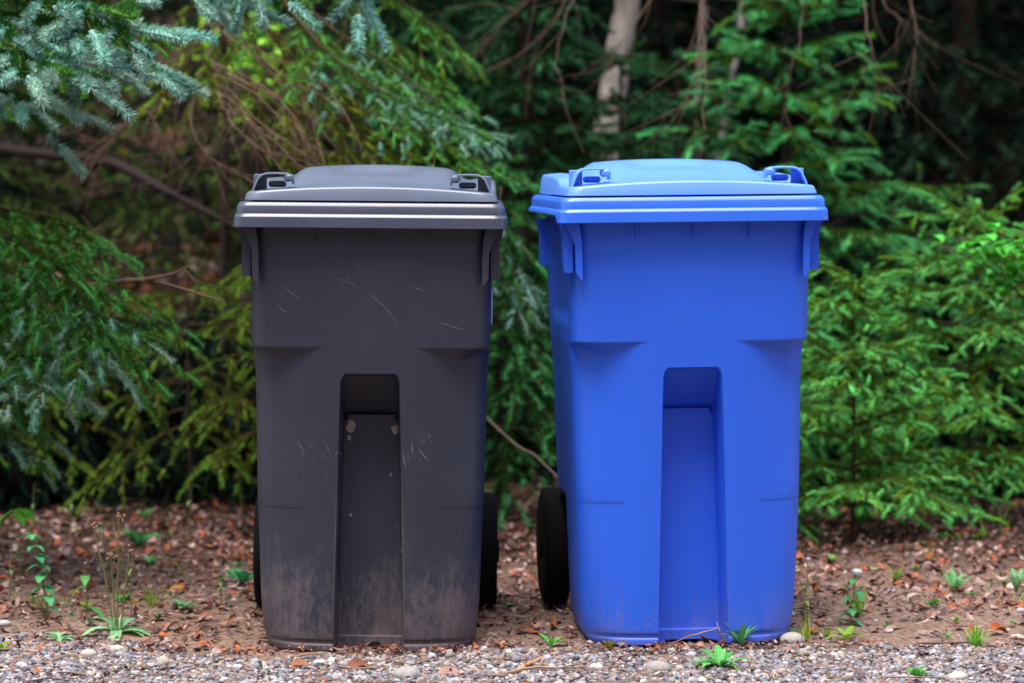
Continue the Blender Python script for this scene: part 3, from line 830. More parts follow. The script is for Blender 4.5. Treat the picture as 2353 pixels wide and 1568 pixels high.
# olive green spruce, upper left centre: long bough sweeping down to the black bin's lid
T = Tree(32)
So = style(OLIVE, bare=0.12, sp=0.075, tw=0.30, f=0.055, fsp=0.034, den=950, nl=0.011, nw=0.0017, hang=0.15, hang2=0.3, sag=0.18, ang=42)
Sm = style(dict(old=(0.10, 0.19, 0.02), tip=(0.10, 0.32, 0.06)), bare=0.10, sp=0.07, tw=0.25, f=0.06, den=950, nl=0.012, nw=0.0017, hang=0.12, hang2=0.3, sag=0.2, ang=40)
Sh = style(dict(old=(0.07, 0.24, 0.04), tip=(0.17, 0.36, 0.24)), bare=0.35, sp=0.06, tw=0.22, f=0.06, den=1000, nl=0.013, nw=0.0017, hang=0.1, hang2=0.25, sag=0.2, ang=42)
ox, oy = at_depth(505, 10.3); oz = float(gz(ox, oy))
for pts, S in (([(520, -260, 10.0), (660, 40, 9.6), (800, 170, 9.4), (960, 290, 9.2), (1090, 385, 9.0)], Sm),
               ([(520, -200, 10.0), (700, 80, 9.5), (850, 200, 9.3), (960, 250, 9.2), (1090, 300, 9.1)], Sh),
               ([(520, -180, 10.0), (740, 60, 9.8), (900, 150, 9.6), (1020, 250, 9.4), (1110, 330, 9.3)], Sh),
               ([(500, -150, 10.0), (640, 120, 9.7), (760, 250, 9.5), (870, 340, 9.4), (960, 390, 9.4)], So),
               ([(500, -60, 10.1), (620, 180, 9.8), (700, 280, 9.7), (800, 350, 9.6), (900, 400, 9.5)], So),
               ([(500, 40, 10.1), (580, 220, 9.9), (650, 300, 9.9), (730, 350, 9.8), (790, 380, 9.7)], So),
               ([(500, -240, 10.2), (700, -60, 10.0), (850, 60, 10.0), (950, 140, 9.9), (1050, 240, 9.8)], Sm),
               ([(500, -300, 10.2), (760, -120, 10.2), (900, -10, 10.1), (1000, 60, 10.0), (1060, 140, 10.0)], Sm),
               ([(510, -120, 10.0), (480, 60, 9.7), (420, 160, 9.6), (350, 230, 9.5)], So)):
    reach(T, pts, S)
for zz in np.arange(2.2, 3.4, 0.35):
    for kk in range(4):
        a = T.r.rand() * 6.28
        T.bough((ox, oy, zz), (math.cos(a), math.sin(a), 0.0), 0.9 * T.r.uniform(.7, 1.1), style(OLIVE, sp=0.13, tw=.32, f=.07, fsp=.07, den=400, nw=.003))
tp = np.array([(ox, oy, oz - .05), (ox + .02, oy, 1.2), (ox, oy + .02, 2.2), (ox, oy, 3.6)])
root = plant_tree(T, 'olive green spruce whose long bough sweeps down to the black lid', (ox, oy, oz), (tp, [0.015, .014, .012, .01]))

# bare dead boughs of the same kind on the left
def dead_bough(g, pts, r0, seed, depthj=0.25, sub=14, ln=0.35, col=(0.13, 0.075, 0.05)):
    rr = np.random.RandomState(seed)
    c = np.array([P(*p) for p in pts]); t = np.linspace(0, len(c) - 1, 18)
    cc = np.stack([np.interp(t, range(len(c)), c[:, i]) for i in range(3)], 1)
    for _ in range(2): cc[1:-1] = (cc[:-2] + cc[1:-1] * 2 + cc[2:]) / 4
    kk_ = rr.uniform(0, 6, 3); ss_ = np.linspace(0, 1, 18); cc += np.stack([.02 * np.sin(7 * ss_ + k_) * ss_ for k_ in kk_], 1) + rr.normal(0, 0.003, cc.shape)
    g.tube(cc, r0 * (1 - 0.8 * np.linspace(0, 1, 18)), 6, col)
    for i in range(sub):
        k = rr.randint(3, 16); tt = unit(cc[k + 1] - cc[k])
        d = unit(tt + rr.normal(0, 0.55, 3) + np.array([0, 0, -0.25])); L = ln * rr.uniform(0.3, 1.0)
        n = 7; s_ = np.linspace(0, 1, n); p = cc[k] + L * np.outer(s_, d) + np.outer(s_ ** 2, rr.normal(0, 0.06, 3))
        g.tube(p, r0 * 0.35 * (1 - 0.75 * s_), 4, col)
        for _ in range(3):
            j = rr.randint(2, 6); d2 = unit(d + rr.normal(0, 0.6, 3)); L2 = L * rr.uniform(0.2, 0.45)
            g.tube([p[j], p[j] + d2 * L2 * .5 + rr.normal(0, .006, 3), p[j] + d2 * L2], [r0 * .2, r0 * .15, r0 * .06], 3, col)
g = Geo()
for i, pts in enumerate(([(500, 10, 10.1), (560, 100, 9.9), (660, 210, 9.7), (760, 330, 9.4), (860, 440, 9.2)],
            [(480, 120, 10.0), (520, 200, 9.8), (580, 300, 9.7), (650, 400, 9.6)],
            [(470, 140, 10.1), (560, 190, 9.9), (660, 240, 9.8), (780, 300, 9.8)],
            [(480, 60, 10.1), (610, 60, 10.0), (720, 110, 9.9), (840, 190, 9.9)],
            [(480, 200, 10.2), (400, 240, 10.0), (300, 280, 9.9), (180, 350, 9.8)],
            [(500, 80, 10.2), (450, 180, 10.0), (430, 280, 9.8), (500, 380, 9.6), (610, 450, 9.5)])):
    dead_bough(g, pts, 0.0065, 40 + i, col=(0.11, 0.065, 0.047))
for i in range(11):
    rr = np.random.RandomState(200 + i)
    a = rr.uniform(-1.0, 0.5); v0 = (480 + rr.uniform(-30, 60), rr.uniform(60, 230)); l = rr.uniform(150, 380)
    v1 = (v0[0] + l * .5 * math.cos(a - .6 + 1) + rr.uniform(-60, 60), v0[1] + l * .35 + rr.uniform(-50, 50)); v2 = (v0[0] + l * math.cos(a + .2), v0[1] + l * .75 + rr.uniform(-20, 40))
    dead_bough(g, [(*v0, 9.7), (*v1, 9.3), (*v2, 9.0)], 0.0028, 60 + i, sub=7, ln=0.2, col=(0.17, 0.10, 0.07))
mw = g.mesh('dead_branches', [M_TWIG]); mw.transform(Matrix.Translation(-Vector((ox, oy, oz)))); link('dead_branches', mw, root)

# lower left spruces
T = Tree(33)
Sl = style(dict(old=(0.08, 0.20, 0.02), tip=(0.09, 0.33, 0.07)), bare=0.12, sp=0.065, tw=0.36, f=0.065, den=1050, nl=0.0125, nw=0.0017, hang=0.2, hang2=0.45, sag=0.25, ang=48)
Sl2 = style(dict(old=(0.08, 0.24, 0.04), tip=(0.22, 0.42, 0.30)), bare=0.45, sp=0.06, tw=0.3, f=0.07, den=1200, nl=0.013, nw=0.0016, hang=0.2, hang2=0.4, sag=0.25, ang=45)
lx, ly = at_depth(-330, 9.1); lz = float(gz(lx, ly))
for pts, S in (([(-330, 420, 9.0), (-60, 500, 8.7), (80, 560, 8.5), (180, 650, 8.4)], Sl),
               ([(-330, 380, 9.0), (0, 480, 8.8), (150, 500, 8.7), (230, 560, 8.7)], Sl),
               ([(-330, 450, 9.0), (40, 540, 8.6), (170, 640, 8.4), (230, 760, 8.3), (240, 830, 8.25)], Sl),
               ([(-330, 440, 9.0), (40, 560, 8.6), (190, 700, 8.35), (225, 830, 8.2)], Sl2),
               ([(-330, 500, 9.0), (0, 600, 8.6), (120, 700, 8.4), (330, 770, 8.4)], Sl),
               ([(-330, 560, 9.0), (-40, 700, 8.5), (60, 800, 8.3), (115, 880, 8.2)], Sl2),
               ([(-330, 560, 9.0), (-60, 680, 8.6), (40, 760, 8.5), (140, 840, 8.5)], Sl),
               ([(-330, 480, 9.0), (-80, 560, 8.6), (0, 640, 8.5), (60, 750, 8.4)], Sl),
               ([(-330, 600, 9.0), (-80, 780, 8.7), (0, 880, 8.6), (40, 960, 8.5)], Sl),
               ([(-330, 620, 9.0), (-90, 860, 8.7), (-20, 960, 8.6), (30, 1030, 8.5)], Sl2)):
    reach(T, pts, S)
for zz in np.arange(0.95, 2.6, 0.16):
    for kk in range(5):
        a = T.r.rand() * 6.28
        if math.cos(a) > 0.3: continue
        T.bough((lx, ly, zz), (math.cos(a), math.sin(a), 0.0), 0.7 * T.r.uniform(.7, 1.1), style(MID, sp=0.12, tw=.32, f=.07, fsp=.07, den=400, nw=.003))
tp = np.array([(lx, ly, lz - .05), (lx + .02, ly, 1.0), (lx, ly + .02, 1.8), (lx, ly, 2.8)])
plant_tree(T, 'green spruce at the left edge with drooping mid-height boughs and pale tips', (lx, ly, lz), (tp, [0.035, .03, .02, .006]))

So2 = style(dict(old=(0.11, 0.14, 0.015), tip=(0.145, 0.26, 0.028)), core=.4, tw=0.34, f=0.048, den=1100, nl=0.0095, nw=0.0017, hang=0.25, hang2=0.6, sag=0.4, sp=0.06, bare=.3)
for sd, vx, D, H, Rad, lab in ((34, 430, 9.9, 0.86, 0.48, 'thin olive spruce left of the black bin'),
                               (35, 640, 9.6, 0.93, 0.40, 'olive spruce partly hidden behind the left side of the black bin'),
                               (36, 120, 10.4, 0.72, 0.55, 'sparse olive spruce low at the left under the dead boughs'),
                               (37, 290, 10.9, 0.66, 0.55, 'low olive spruce in front of the dark fallen branch'),
                               (38, -60, 10.0, 0.8, 0.55, 'low olive spruce cut by the left edge'),
                               (39, 560, 10.9, 0.70, 0.55, 'low olive spruce on the bank left of the black bin')):
    x, y = at_depth(vx, D)
    T, tk, loc = conifer(sd, x, y, H, Rad, So2, z0=0.30, whorl=0.12, per=5, elev=(20, -10), tr=0.010)
    plant_tree(T, lab, loc, tk)

Sk = style(DEEPSHADE, bare=.05, tw=0.40, f=0.07, den=500, nl=0.016, nw=0.003, hang=0.3, hang2=0.6, sag=0.4, sp=0.07, wc=(0.02, 0.012, 0.009))  # dark fill: near-black needles stand in for the shade under the boughs
for sd, vx, D, H, lab in ((81, -210, 10.6, .70, 'low spruce painted shade-dark at the far left end of the row'), (82, 40, 10.4, .60, 'low spruce painted shade-dark second from the left'),
                          (83, 270, 10.55, .60, 'low spruce painted shade-dark in the middle of the left side'), (84, 480, 10.4, .58, 'low spruce painted shade-dark left of the black bin'),
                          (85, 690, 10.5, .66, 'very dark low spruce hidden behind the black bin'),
                          (86, 1940, 10.5, .75, 'low spruce painted shade-dark behind the bushy spruce beside the blue bin'), (87, 2160, 10.7, .80, 'low spruce painted shade-dark between the right hand spruces'),
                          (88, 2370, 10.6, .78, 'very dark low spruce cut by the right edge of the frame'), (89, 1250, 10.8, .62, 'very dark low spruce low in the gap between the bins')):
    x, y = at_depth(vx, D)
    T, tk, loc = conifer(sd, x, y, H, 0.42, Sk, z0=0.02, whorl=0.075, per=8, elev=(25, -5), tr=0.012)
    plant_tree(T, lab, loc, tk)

Sq = style(dict(old=(0.035, 0.05, 0.012), tip=(0.07, 0.12, 0.022)), bare=.25, tw=0.30, f=0.06, den=600, nl=0.013, nw=0.0026, hang=0.2, hang2=0.5, sag=0.3, sp=0.09, wc=(0.06, 0.035, 0.025))
for sd, vx, D, H, lab in ((91, -40, 11.7, 1.75, 'sparse dark olive spruce on the bank at the left edge'), (92, 200, 12.3, 1.55, 'sparse dark olive spruce on the bank behind the pale-tipped bough'),
                          (93, 400, 11.8, 1.25, 'sparse dark olive spruce on the bank above the fallen branch'), (94, 640, 12.3, 1.5, 'sparse dark olive spruce on the bank behind the black bin'),
                          (95, 800, 11.5, 1.7, 'dark olive spruce behind the lid of the black bin')):
    x, y = at_depth(vx, D)
    T, tk, loc = conifer(sd, x, y, H, 0.52, Sq, z0=0.55 if sd in (92, 93) else .3, whorl=0.15, per=5, elev=(20, -12), tr=0.01)
    plant_tree(T, lab, loc, tk)

# deep forest: whole spruces, three individuals copied
def dup(root, loc, rz, sc):
    r2 = root.copy(); COL.objects.link(r2); r2.location = loc; r2.rotation_euler = (0, 0, rz); r2.scale = (sc, sc, sc)
    for ch in root.children:
        c = ch.copy(); COL.objects.link(c); c.parent = r2
    return r2
protos = []
BACKLAB = 'tall spruce with shade painted into its needles behind the front trees'
rb = np.random.RandomState(77)
spots = []
for D0, step, off in ((13.2, 1.35, 0.3), (15.0, 1.3, 0.0), (17.0, 1.5, 0.6), (19.5, 1.7, 0.1), (23.0, 2.1, 0.5), (27, 2.6, 0)):
    half = 0.17 * D0 + 3.0
    for xx in np.arange(-half + off, half, step):
        X = xx + rb.uniform(-.35, .35); Dp = D0 + rb.uniform(-.5, .5)
        vxp = X / Dp * FPX + 1176
        if D0 < 20 and 60 < vxp < 640: continue            # the open bank with leaf litter on the left
        spots.append((X, Dp - 7.4, rb.uniform(0, 6.28), rb.uniform(0.85, 1.2)))
for q in range(3):
    Sd = style([FORESTSHADE, DEEPSHADE, FORESTSHADE][q], bare=0.05, tw=0.36, f=0.11, fsp=0.085, sp=0.15, den=190, nl=0.024, nw=0.0065, wc=(0.018, 0.012, 0.009), core=.2, hang=0.2, hang2=0.4, sag=0.22, br=0.012)  # needles and wood coloured dark to carry the shade of the forest
    X, Y, rz, sc = spots[q * 7]
    T, tk, loc = conifer(51 + q, X, Y, 5.2, 1.25, Sd, z0=0.25, whorl=0.24, per=7, elev=(25, -12), tr=0.07)
    protos.append(plant_tree(T, BACKLAB, loc, tk, group='tall spruces of the dark forest behind'))
for i, (X, Y, rz, sc) in enumerate(spots):
    if i in (0, 7, 14): continue
    dup(protos[rb.randint(3)], (X, Y, float(gz(X, Y)) - 0.03), rz, sc)

for i in range(22):      # unseen spruces added behind and beside the viewer to block low sky light
    a = i / 21.0; X = -15 + 30 * a + rb.uniform(-.5, .5); Y = -17.5 + rb.uniform(-1, 1) + 9 * (2 * a - 1) ** 2
    o = dup(protos[rb.randint(3)], (X, Y, float(gz(X, Y)) - .03), rb.uniform(0, 6.28), rb.uniform(2.0, 2.6))
    o['label'] = 'unseen very tall spruce added around the viewer to block low sky light'; o['group'] = 'unseen spruces added against low sky light'

# ------------------------------------------------------------------ birches
def birch(label, pts, rads, twigs, seed, group=None):
    c = np.array([P(*p) for p in pts]); base = c[0].copy()
    base[2] = float(gz(base[0], base[1])) - 0.02; c[0] = base
    root = thing('birch_tree', label, 'birch', base)
    t = np.linspace(0, len(c) - 1, 30); cc = np.stack([np.interp(t, range(len(c)), c[:, i]) for i in range(3)], 1) - base
    rr = np.random.RandomState(seed); cc[1:-1] += rr.normal(0, 0.003, (28, 3))
    g = Geo(); g.tube(cc, np.interp(t, range(len(c)), rads), 16); g.build('trunk', M_BIRCH, root)
    for tw in twigs:
        g = Geo()
        c2 = np.array([P(*p) for p in tw]) - base
        t2 = np.linspace(0, len(c2) - 1, 16); q = np.stack([np.interp(t2, range(len(c2)), c2[:, i]) for i in range(3)], 1)
        q[1:-1] = (q[:-2] + q[1:-1] * 2 + q[2:]) / 4; q += rr.normal(0, 0.0035, q.shape)
        r0 = 0.0020
        g.tube(q, r0 * (1 - 0.7 * np.linspace(0, 1, 16)), 5, (0.15, 0.10, 0.082))
        for _ in range(10):
            k = rr.randint(2, 14); d = unit(unit(q[k + 1] - q[k]) + rr.normal(0, 0.6, 3) + np.array([0, 0, -.3])); L = rr.uniform(0.08, 0.3)
            s_ = np.linspace(0, 1, 6); p = q[k] + L * np.outer(s_, d) + np.outer(s_ ** 2, rr.normal(0, 0.05, 3))
            g.tube(p, 0.0014 * (1 - 0.6 * s_), 3, (0.13, 0.08, 0.06))
        g.build('branch', M_TWIG, root)
    return root
birch('thick pale birch trunk leaning at the top right of centre', [(1385, 700, 12.2), (1398, 300, 12.2), (1412, 170, 12.2), (1445, -20, 12.2), (1500, -700, 12.4)], [.056, .054, .050, .046, .03],
      [[(1460, -300, 11.1), (1350, -80, 10.6), (1300, 40, 10.3), (1278, 130, 10.2), (1285, 200, 10.1), (1340, 350, 10.0)],
       [(1460, -300, 11.1), (1330, -60, 10.8), (1260, 70, 10.6), (1190, 130, 10.4), (1080, 190, 10.4)],
       [(1470, -300, 11.1), (1500, 0, 10.6), (1430, 90, 10.3), (1380, 180, 10.2), (1400, 260, 10.2)],
       [(1280, -60, 10.4), (1200, 10, 10.4), (1150, 60, 10.4), (1100, 110, 10.4)]], 5)
birch('slim pale birch stem between the thick birch and the young spruce', [(1640, 700, 12.4), (1655, 300, 12.4), (1690, 130, 12.4), (1712, -20, 12.4), (1740, -700, 12.5)], [.015, .015, .014, .013, .010],
      [[(1720, -300, 11.4), (1640, -100, 10.4), (1605, 0, 9.9), (1608, 130, 9.8), (1585, 210, 9.8), (1545, 330, 9.8)],
       [(1640, -100, 10.2), (1612, 10, 9.8), (1606, 160, 9.7), (1560, 250, 9.7), (1500, 280, 9.8)],
       [(1720, -300, 11.3), (1600, 0, 10.0), (1625, 170, 9.7), (1615, 290, 9.6), (1600, 400, 9.6)]], 6)
birch('thin pale birch stem with dangling twigs over the young spruce', [(1590, 700, 12.4), (1600, 300, 12.4), (1612, 100, 12.4), (1625, -20, 12.4), (1660, -700, 12.5)], [.010, .010, .010, .010, .008],
      [[(1860, -300, 10.6), (1850, -50, 9.9), (1838, 80, 9.7), (1810, 200, 9.7), (1790, 300, 9.7)],
       [(1960, -200, 10.6), (1985, 0, 9.8), (2000, 110, 9.7), (2030, 180, 9.7), (2080, 270, 9.7)],
       [(2100, -250, 10.6), (2090, -20, 10.2), (2110, 90, 10.1), (2100, 170, 10.1), (2080, 220, 10.2)],
       [(1990, -80, 10.6), (2040, 20, 10.4), (2090, 60, 10.4), (2160, 110, 10.4)]], 7)

# fallen log and branches on the left bank
def ground_pt(vx, vy, lift=0.0):
    """where the sight line through (vx, vy) meets the ground"""
    lo = None
    for D in np.arange(6.3, 40, 0.02):
        p = P(vx, vy, D)
        if p[2] <= float(gz(p[0], p[1])) + lift: return p
    return P(vx, vy, 20)
def stick(name, label, cat, pts, rads, col, twigs=0, seed=1, group=None, mat=None):
    c = np.array(pts, float); base = c[0].copy()
    t = np.linspace(0, len(c) - 1, 12); q = np.stack([np.interp(t, range(len(c)), c[:, i]) for i in range(3)], 1) - base
    rr = np.random.RandomState(seed); q[1:-1] += rr.normal(0, rads[0] * .25, (10, 3))
    g = Geo(); g.tube(q, np.interp(t, range(len(rads)), rads) if len(rads) == len(c) else np.linspace(rads[0], rads[-1], 12), 8, col)
    for _ in range(twigs):
        k = rr.randint(1, 11); d = unit(rr.normal(0, 1, 3) + np.array([0, -.4, .3])); L = rr.uniform(.1, .35)
        g.tube([q[k], q[k] + d * L * .5 + rr.normal(0, .02, 3), q[k] + d * L], [rads[0] * .25, rads[0] * .15, rads[0] * .05], 4, col)
    me = g.mesh(name, [mat or M_TWIG]); o = link(name, me); o.location = base
    return tag(o, label, cat, group)
stick('fallen_branch', 'dark fallen branch slanting down the leafy bank on the left', 'fallen branch', [P(-100, 330, 11.6), P(120, 355, 11.2), P(290, 380, 10.8), P(420, 460, 10.4), P(620, 560, 10.2)], [.020, .02, .017, .013, .010], (0.022, 0.013, 0.011), 10, 3)
stick('fallen_log', 'thick dark log lying across the left bank', 'log', [P(30, 385, 12.8), P(200, 378, 12.7), P(420, 390, 12.6)], [.03, .03, .025], (0.024, 0.016, 0.014), 3, 4)
stick('bare_branch', 'brown bare branch poking out across the lower left spruce', 'branch', [P(20, 600, 9.2), P(200, 655, 8.9), P(340, 640, 8.6), P(510, 690, 8.5)], [.007, .006, .005, .002], (0.22, 0.13, 0.09), 4, 5)
stick('bare_branch', 'short forked brown twig end pointing up at left of the black bin', 'branch', [P(250, 655, 8.8), P(340, 642, 8.6), P(400, 628, 8.55), P(445, 605, 8.5)], [.006, .005, .004, .0015], (0.22, 0.13, 0.09), 3, 6)
stick('bare_branch', 'curved reddish dead branch under the lower left boughs', 'branch', [P(120, 870, 8.9), P(220, 868, 8.8), P(280, 860, 8.7), P(305, 820, 8.7)], [.004, .004, .003, .002], (0.20, 0.11, 0.07), 2, 7)
stick('bare_branch', 'pale tangled dead branch low in the gap between the bins', 'branch', [P(1120, 960, 9.6), P(1180, 1020, 9.4), P(1230, 1045, 9.3), P(1285, 1100, 9.2)], [.003, .003, .0025, .002], (0.17, 0.12, 0.10), 4, 8)

# ------------------------------------------------------------------ gravel, pebbles, litter
phi = (1 + 5 ** .5) / 2
ICO = np.array([(-1, phi, 0), (1, phi, 0), (-1, -phi, 0), (1, -phi, 0), (0, -1, phi), (0, 1, phi), (0, -1, -phi), (0, 1, -phi), (phi, 0, -1), (phi, 0, 1), (-phi, 0, -1), (-phi, 0, 1)])
ICO /= np.linalg.norm(ICO[0])
ICF = np.array([(0,11,5),(0,5,1),(0,1,7),(0,7,10),(0,10,11),(1,5,9),(5,11,4),(11,10,2),(10,7,6),(7,1,8),(3,9,4),(3,4,2),(3,2,6),(3,6,8),(3,8,9),(4,9,5),(2,4,11),(6,2,10),(8,6,7),(9,8,1)])
def subdiv(V, F):
    V = list(map(tuple, V)); cache = {}; out = []
    def mid(a, b):
        k_ = (min(a, b), max(a, b))
        if k_ not in cache:
            m_ = np.array(V[a]) + np.array(V[b]); m_ /= np.linalg.norm(m_); cache[k_] = len(V); V.append(tuple(m_))
        return cache[k_]
    for a, b, c in F:
        x_, y_, z_ = mid(a, b), mid(b, c), mid(c, a); out += [(a, x_, z_), (b, y_, x_), (c, z_, y_), (x_, y_, z_)]
    return np.array(V), np.array(out)
ICO2, ICF2 = subdiv(ICO, ICF); ICO3, ICF3 = subdiv(ICO2, ICF2)
GRAVC = 0.92 * np.array([(0.44, 0.41, 0.45), (0.32, 0.30, 0.36), (0.54, 0.49, 0.50), (0.38, 0.28, 0.24), (0.50, 0.37, 0.29), (0.24, 0.18, 0.18), (0.34, 0.22, 0.17), (0.60, 0.56, 0.52), (0.28, 0.31, 0.38), (0.38, 0.36, 0.38), (0.17, 0.14, 0.15)])
def rot_mats(r, n, tilt=0.5):
    a = r.rand(n) * 6.283; b = r.normal(0, tilt, n); c = r.normal(0, tilt, n)
    ca, sa, cb, sb, cc, sc = np.cos(a), np.sin(a), np.cos(b), np.sin(b), np.cos(c), np.sin(c)
    Z = np.zeros((n, 3, 3)); Z[:, 0, 0] = ca; Z[:, 0, 1] = -sa; Z[:, 1, 0] = sa; Z[:, 1, 1] = ca; Z[:, 2, 2] = 1
    X = np.zeros((n, 3, 3)); X[:, 0, 0] = 1; X[:, 1, 1] = cb; X[:, 1, 2] = -sb; X[:, 2, 1] = sb; X[:, 2, 2] = cb
    Y = np.zeros((n, 3, 3)); Y[:, 1, 1] = 1; Y[:, 0, 0] = cc; Y[:, 0, 2] = sc; Y[:, 2, 0] = -sc; Y[:, 2, 2] = cc
    return Z @ X @ Y
def scatter_stones(r, px, py, size, lift, base=(ICO, ICF), pal=GRAVC):
    n = len(px); bv, bf = base
    dims = np.stack([size * r.uniform(.8, 1.4, n), size * r.uniform(.7, 1.1, n), size * r.uniform(.4, .8, n)], 1)
    V = bv[None] * (1 + r.normal(0, 0.13, (n, len(bv), 1))) * dims[:, None]
    V = np.einsum('nij,nkj->nki', rot_mats(r, n, .35), V)
    V += np.stack([px, py, gz(px, py) + lift], 1)[:, None]
    F = bf[None] + (np.arange(n) * len(bv))[:, None, None]
    c = pal[r.randint(len(pal), size=n)] * r.uniform(.45, 1.2, (n, 1))
    return V.reshape(-1, 3), F.reshape(-1, 3), np.repeat(np.clip(c, 0, .8), len(bv), axis=0)
r = np.random.RandomState(9)
G = Geo()
def edge_y(x): return -0.045 - .07 * sst(.5, 1.2, x) + 0.06 * np.sin(2.1 * x + .5) + 0.05 * np.sin(5.7 * x + 2.0) + 0.26 * (1 - sst(-1.1, -0.45, x)) + .03 * np.sin(13 * x)
n = 36000
px = r.uniform(-1.75, 1.75, n); py = edge_y(px) - np.abs(r.normal(0, 1, n)) * 0.0 - r.uniform(-0.10, 0.75, n) ** 1.0
keep = (py < edge_y(px)) | (r.rand(n) < np.exp(-(py - edge_y(px)) / 0.16) * .5)
patch = np.sin(7.3 * px + 2 * np.sin(9 * py)) * np.sin(11 * py + 1.7 * np.sin(5 * px)) + .5 * np.sin(23 * px + 3) * np.sin(29 * py)
keep &= r.rand(n) < np.clip(1.05 - .75 * sst(.15, .9, patch) * (.35 + .65 * sst(-.35, -.05, py - edge_y(px))), .12, 1)
px, py = px[keep], py[keep]; sz = 0.0026 + 0.0032 * r.rand(len(px)) + 0.0070 * r.rand(len(px)) ** 5
G.add(*scatter_stones(r, px, py, sz, sz * .2 + r.uniform(0, .003, len(px))))
n = 500; px = r.uniform(-1.75, 1.75, n); py = edge_y(px) - r.uniform(-0.02, 0.75, n); sz = r.uniform(0.007, 0.0125, n)
G.add(*scatter_stones(r, px, py, sz, sz * .3, (ICO2, ICF2)))
n = 9000; px = r.uniform(-5, 5, n); py = -0.8 - r.uniform(0, 2.5, n); sz = r.uniform(.008, .016, n)
G.add(*scatter_stones(r, px, py, sz, sz * .2))
tag(G.build('gravel', M_STONE), 'grey and tan gravel along the bottom edge', kind='stuff')
G = Geo()       # grit scattered over the bare soil
n = 16000; px = r.uniform(-2, 2.2, n); py = r.uniform(-.15, 1.0, n); k_ = r.rand(n) < np.exp(-(py + .15) / .45) * (0.45 + .55 * sst(-.2, .9, px)); px, py = px[k_], py[k_]
sz = .0022 + .005 * r.rand(len(px)) ** 3
G.add(*scatter_stones(r, px, py, sz, sz * .25))
tag(G.build('grit', M_STONE), 'small loose stones scattered over bare brown soil', kind='stuff')

LEAFC = 1.3 * np.array([(0.25, 0.095, 0.060), (0.34, 0.16, 0.125), (0.13, 0.055, 0.038), (0.40, 0.25, 0.21), (0.34, 0.085, 0.028), (0.08, 0.04, 0.035), (0.22, 0.15, 0.14), (0.40, 0.29, 0.25), (0.16, 0.10, 0.10), (0.11, 0.055, 0.04)])
def scatter_leaves(r, px, py, size, pal=LEAFC, lift=0.004, tilt=.32):
    n = len(px)
    u = np.array([(-1, 0), (-.5, .42), (-.5, -.42), (0, 0), (0, .55), (0, -.55), (.55, .35), (.55, -.35), (.5, 0), (1, 0), (-.5, 0)])
    z = 0.35 * u[:, 1] ** 2 * 1.5 - 0.18 * u[:, 0] ** 2
    V = np.column_stack([u, z])[None] * size[:, None, None] * np.stack([np.ones(n), r.uniform(.5, 1, n), r.choice([-1, 1], n) * r.uniform(.5, 2.0, n)], 1)[:, None]
    V = np.einsum('nij,nkj->nki', rot_mats(r, n, tilt), V)
    V += np.stack([px, py, gz(px, py) + lift + r.uniform(0, .010, n)], 1)[:, None]
    F3 = np.array([(0, 2, 10), (0, 10, 1), (9, 6, 8), (9, 8, 7)]); F4 = np.array([(10, 3, 4, 1), (2, 5, 3, 10), (3, 8, 6, 4), (5, 7, 8, 3)])
    F = np.vstack([F3, [(a, b, c) for a, b, c, d in F4], [(a, c, d) for a, b, c, d in F4]])
    FF = F[None] + (np.arange(n) * 11)[:, None, None]
    c = pal[r.randint(len(pal), size=n)] * r.uniform(.6, 1.25, (n, 1))
    return V.reshape(-1, 3), FF.reshape(-1, 3), np.repeat(np.clip(c, 0, .8), 11, axis=0)
G = Geo()
n = 21000; px = r.uniform(-2.6, 2.8, n); py = 0.0 + r.rand(n) ** 1.1 * 4.2; k_ = r.rand(n) < .25 + .75 * sst(0.0, 0.8, py + 0.25 * (px < -.6)) ; px, py = px[k_], py[k_]
G.add(*scatter_leaves(r, px, py, r.uniform(.007, .022, len(px))))
n = 26000; px = r.uniform(-4, 0.8, n); py = r.uniform(3.4, 10, n)
G.add(*scatter_leaves(r, px, py, r.uniform(.013, .034, n), pal=0.8 * np.array([(0.30, 0.15, 0.09), (0.42, 0.27, 0.22), (0.40, 0.15, 0.05), (0.15, 0.08, 0.05), (0.50, 0.38, 0.34), (0.10, 0.05, 0.035)]), tilt=.5))
n = 240; bx_ = r.choice([-.327, .398], n); px = bx_ + r.uniform(-.36, .36, n); py = np.where(np.abs(px - bx_) > .26, r.uniform(.0, .7, n), r.uniform(.0, .075, n))
G.add(*scatter_leaves(r, px, py, r.uniform(.006, .015, n), lift=.006, tilt=.5))
n = 700; px = r.uniform(-1.7, 1.7, n); py = .1 - .7 * r.rand(n) ** 1.6
G.add(*scatter_leaves(r, px, py, r.uniform(.004, .012, n), lift=.007))
tag(G.build('leaf_litter', M_LITTER, smooth=False), 'dead brown and pinkish leaves covering the forest floor', kind='stuff')
G = Geo()
for i in range(1300):
    x = r.uniform(-2.2, 2.3); y = r.uniform(-.5, 3.2) if i < 500 else r.uniform(.25, 3.6); L = r.uniform(.02, .12); a = r.rand() * 6.28
    p = np.array([(x + L * (t - .5) * math.cos(a), y + L * (t - .5) * math.sin(a), 0) for t in (0, .5, 1)]); p[:, 2] = gz(p[:, 0], p[:, 1]) + .006 + r.uniform(0, .012, 3)
    G.tube(p, r.uniform(.0007, .0022), 4, np.array((0.26, 0.17, 0.13)) * r.uniform(.5, 1.4))
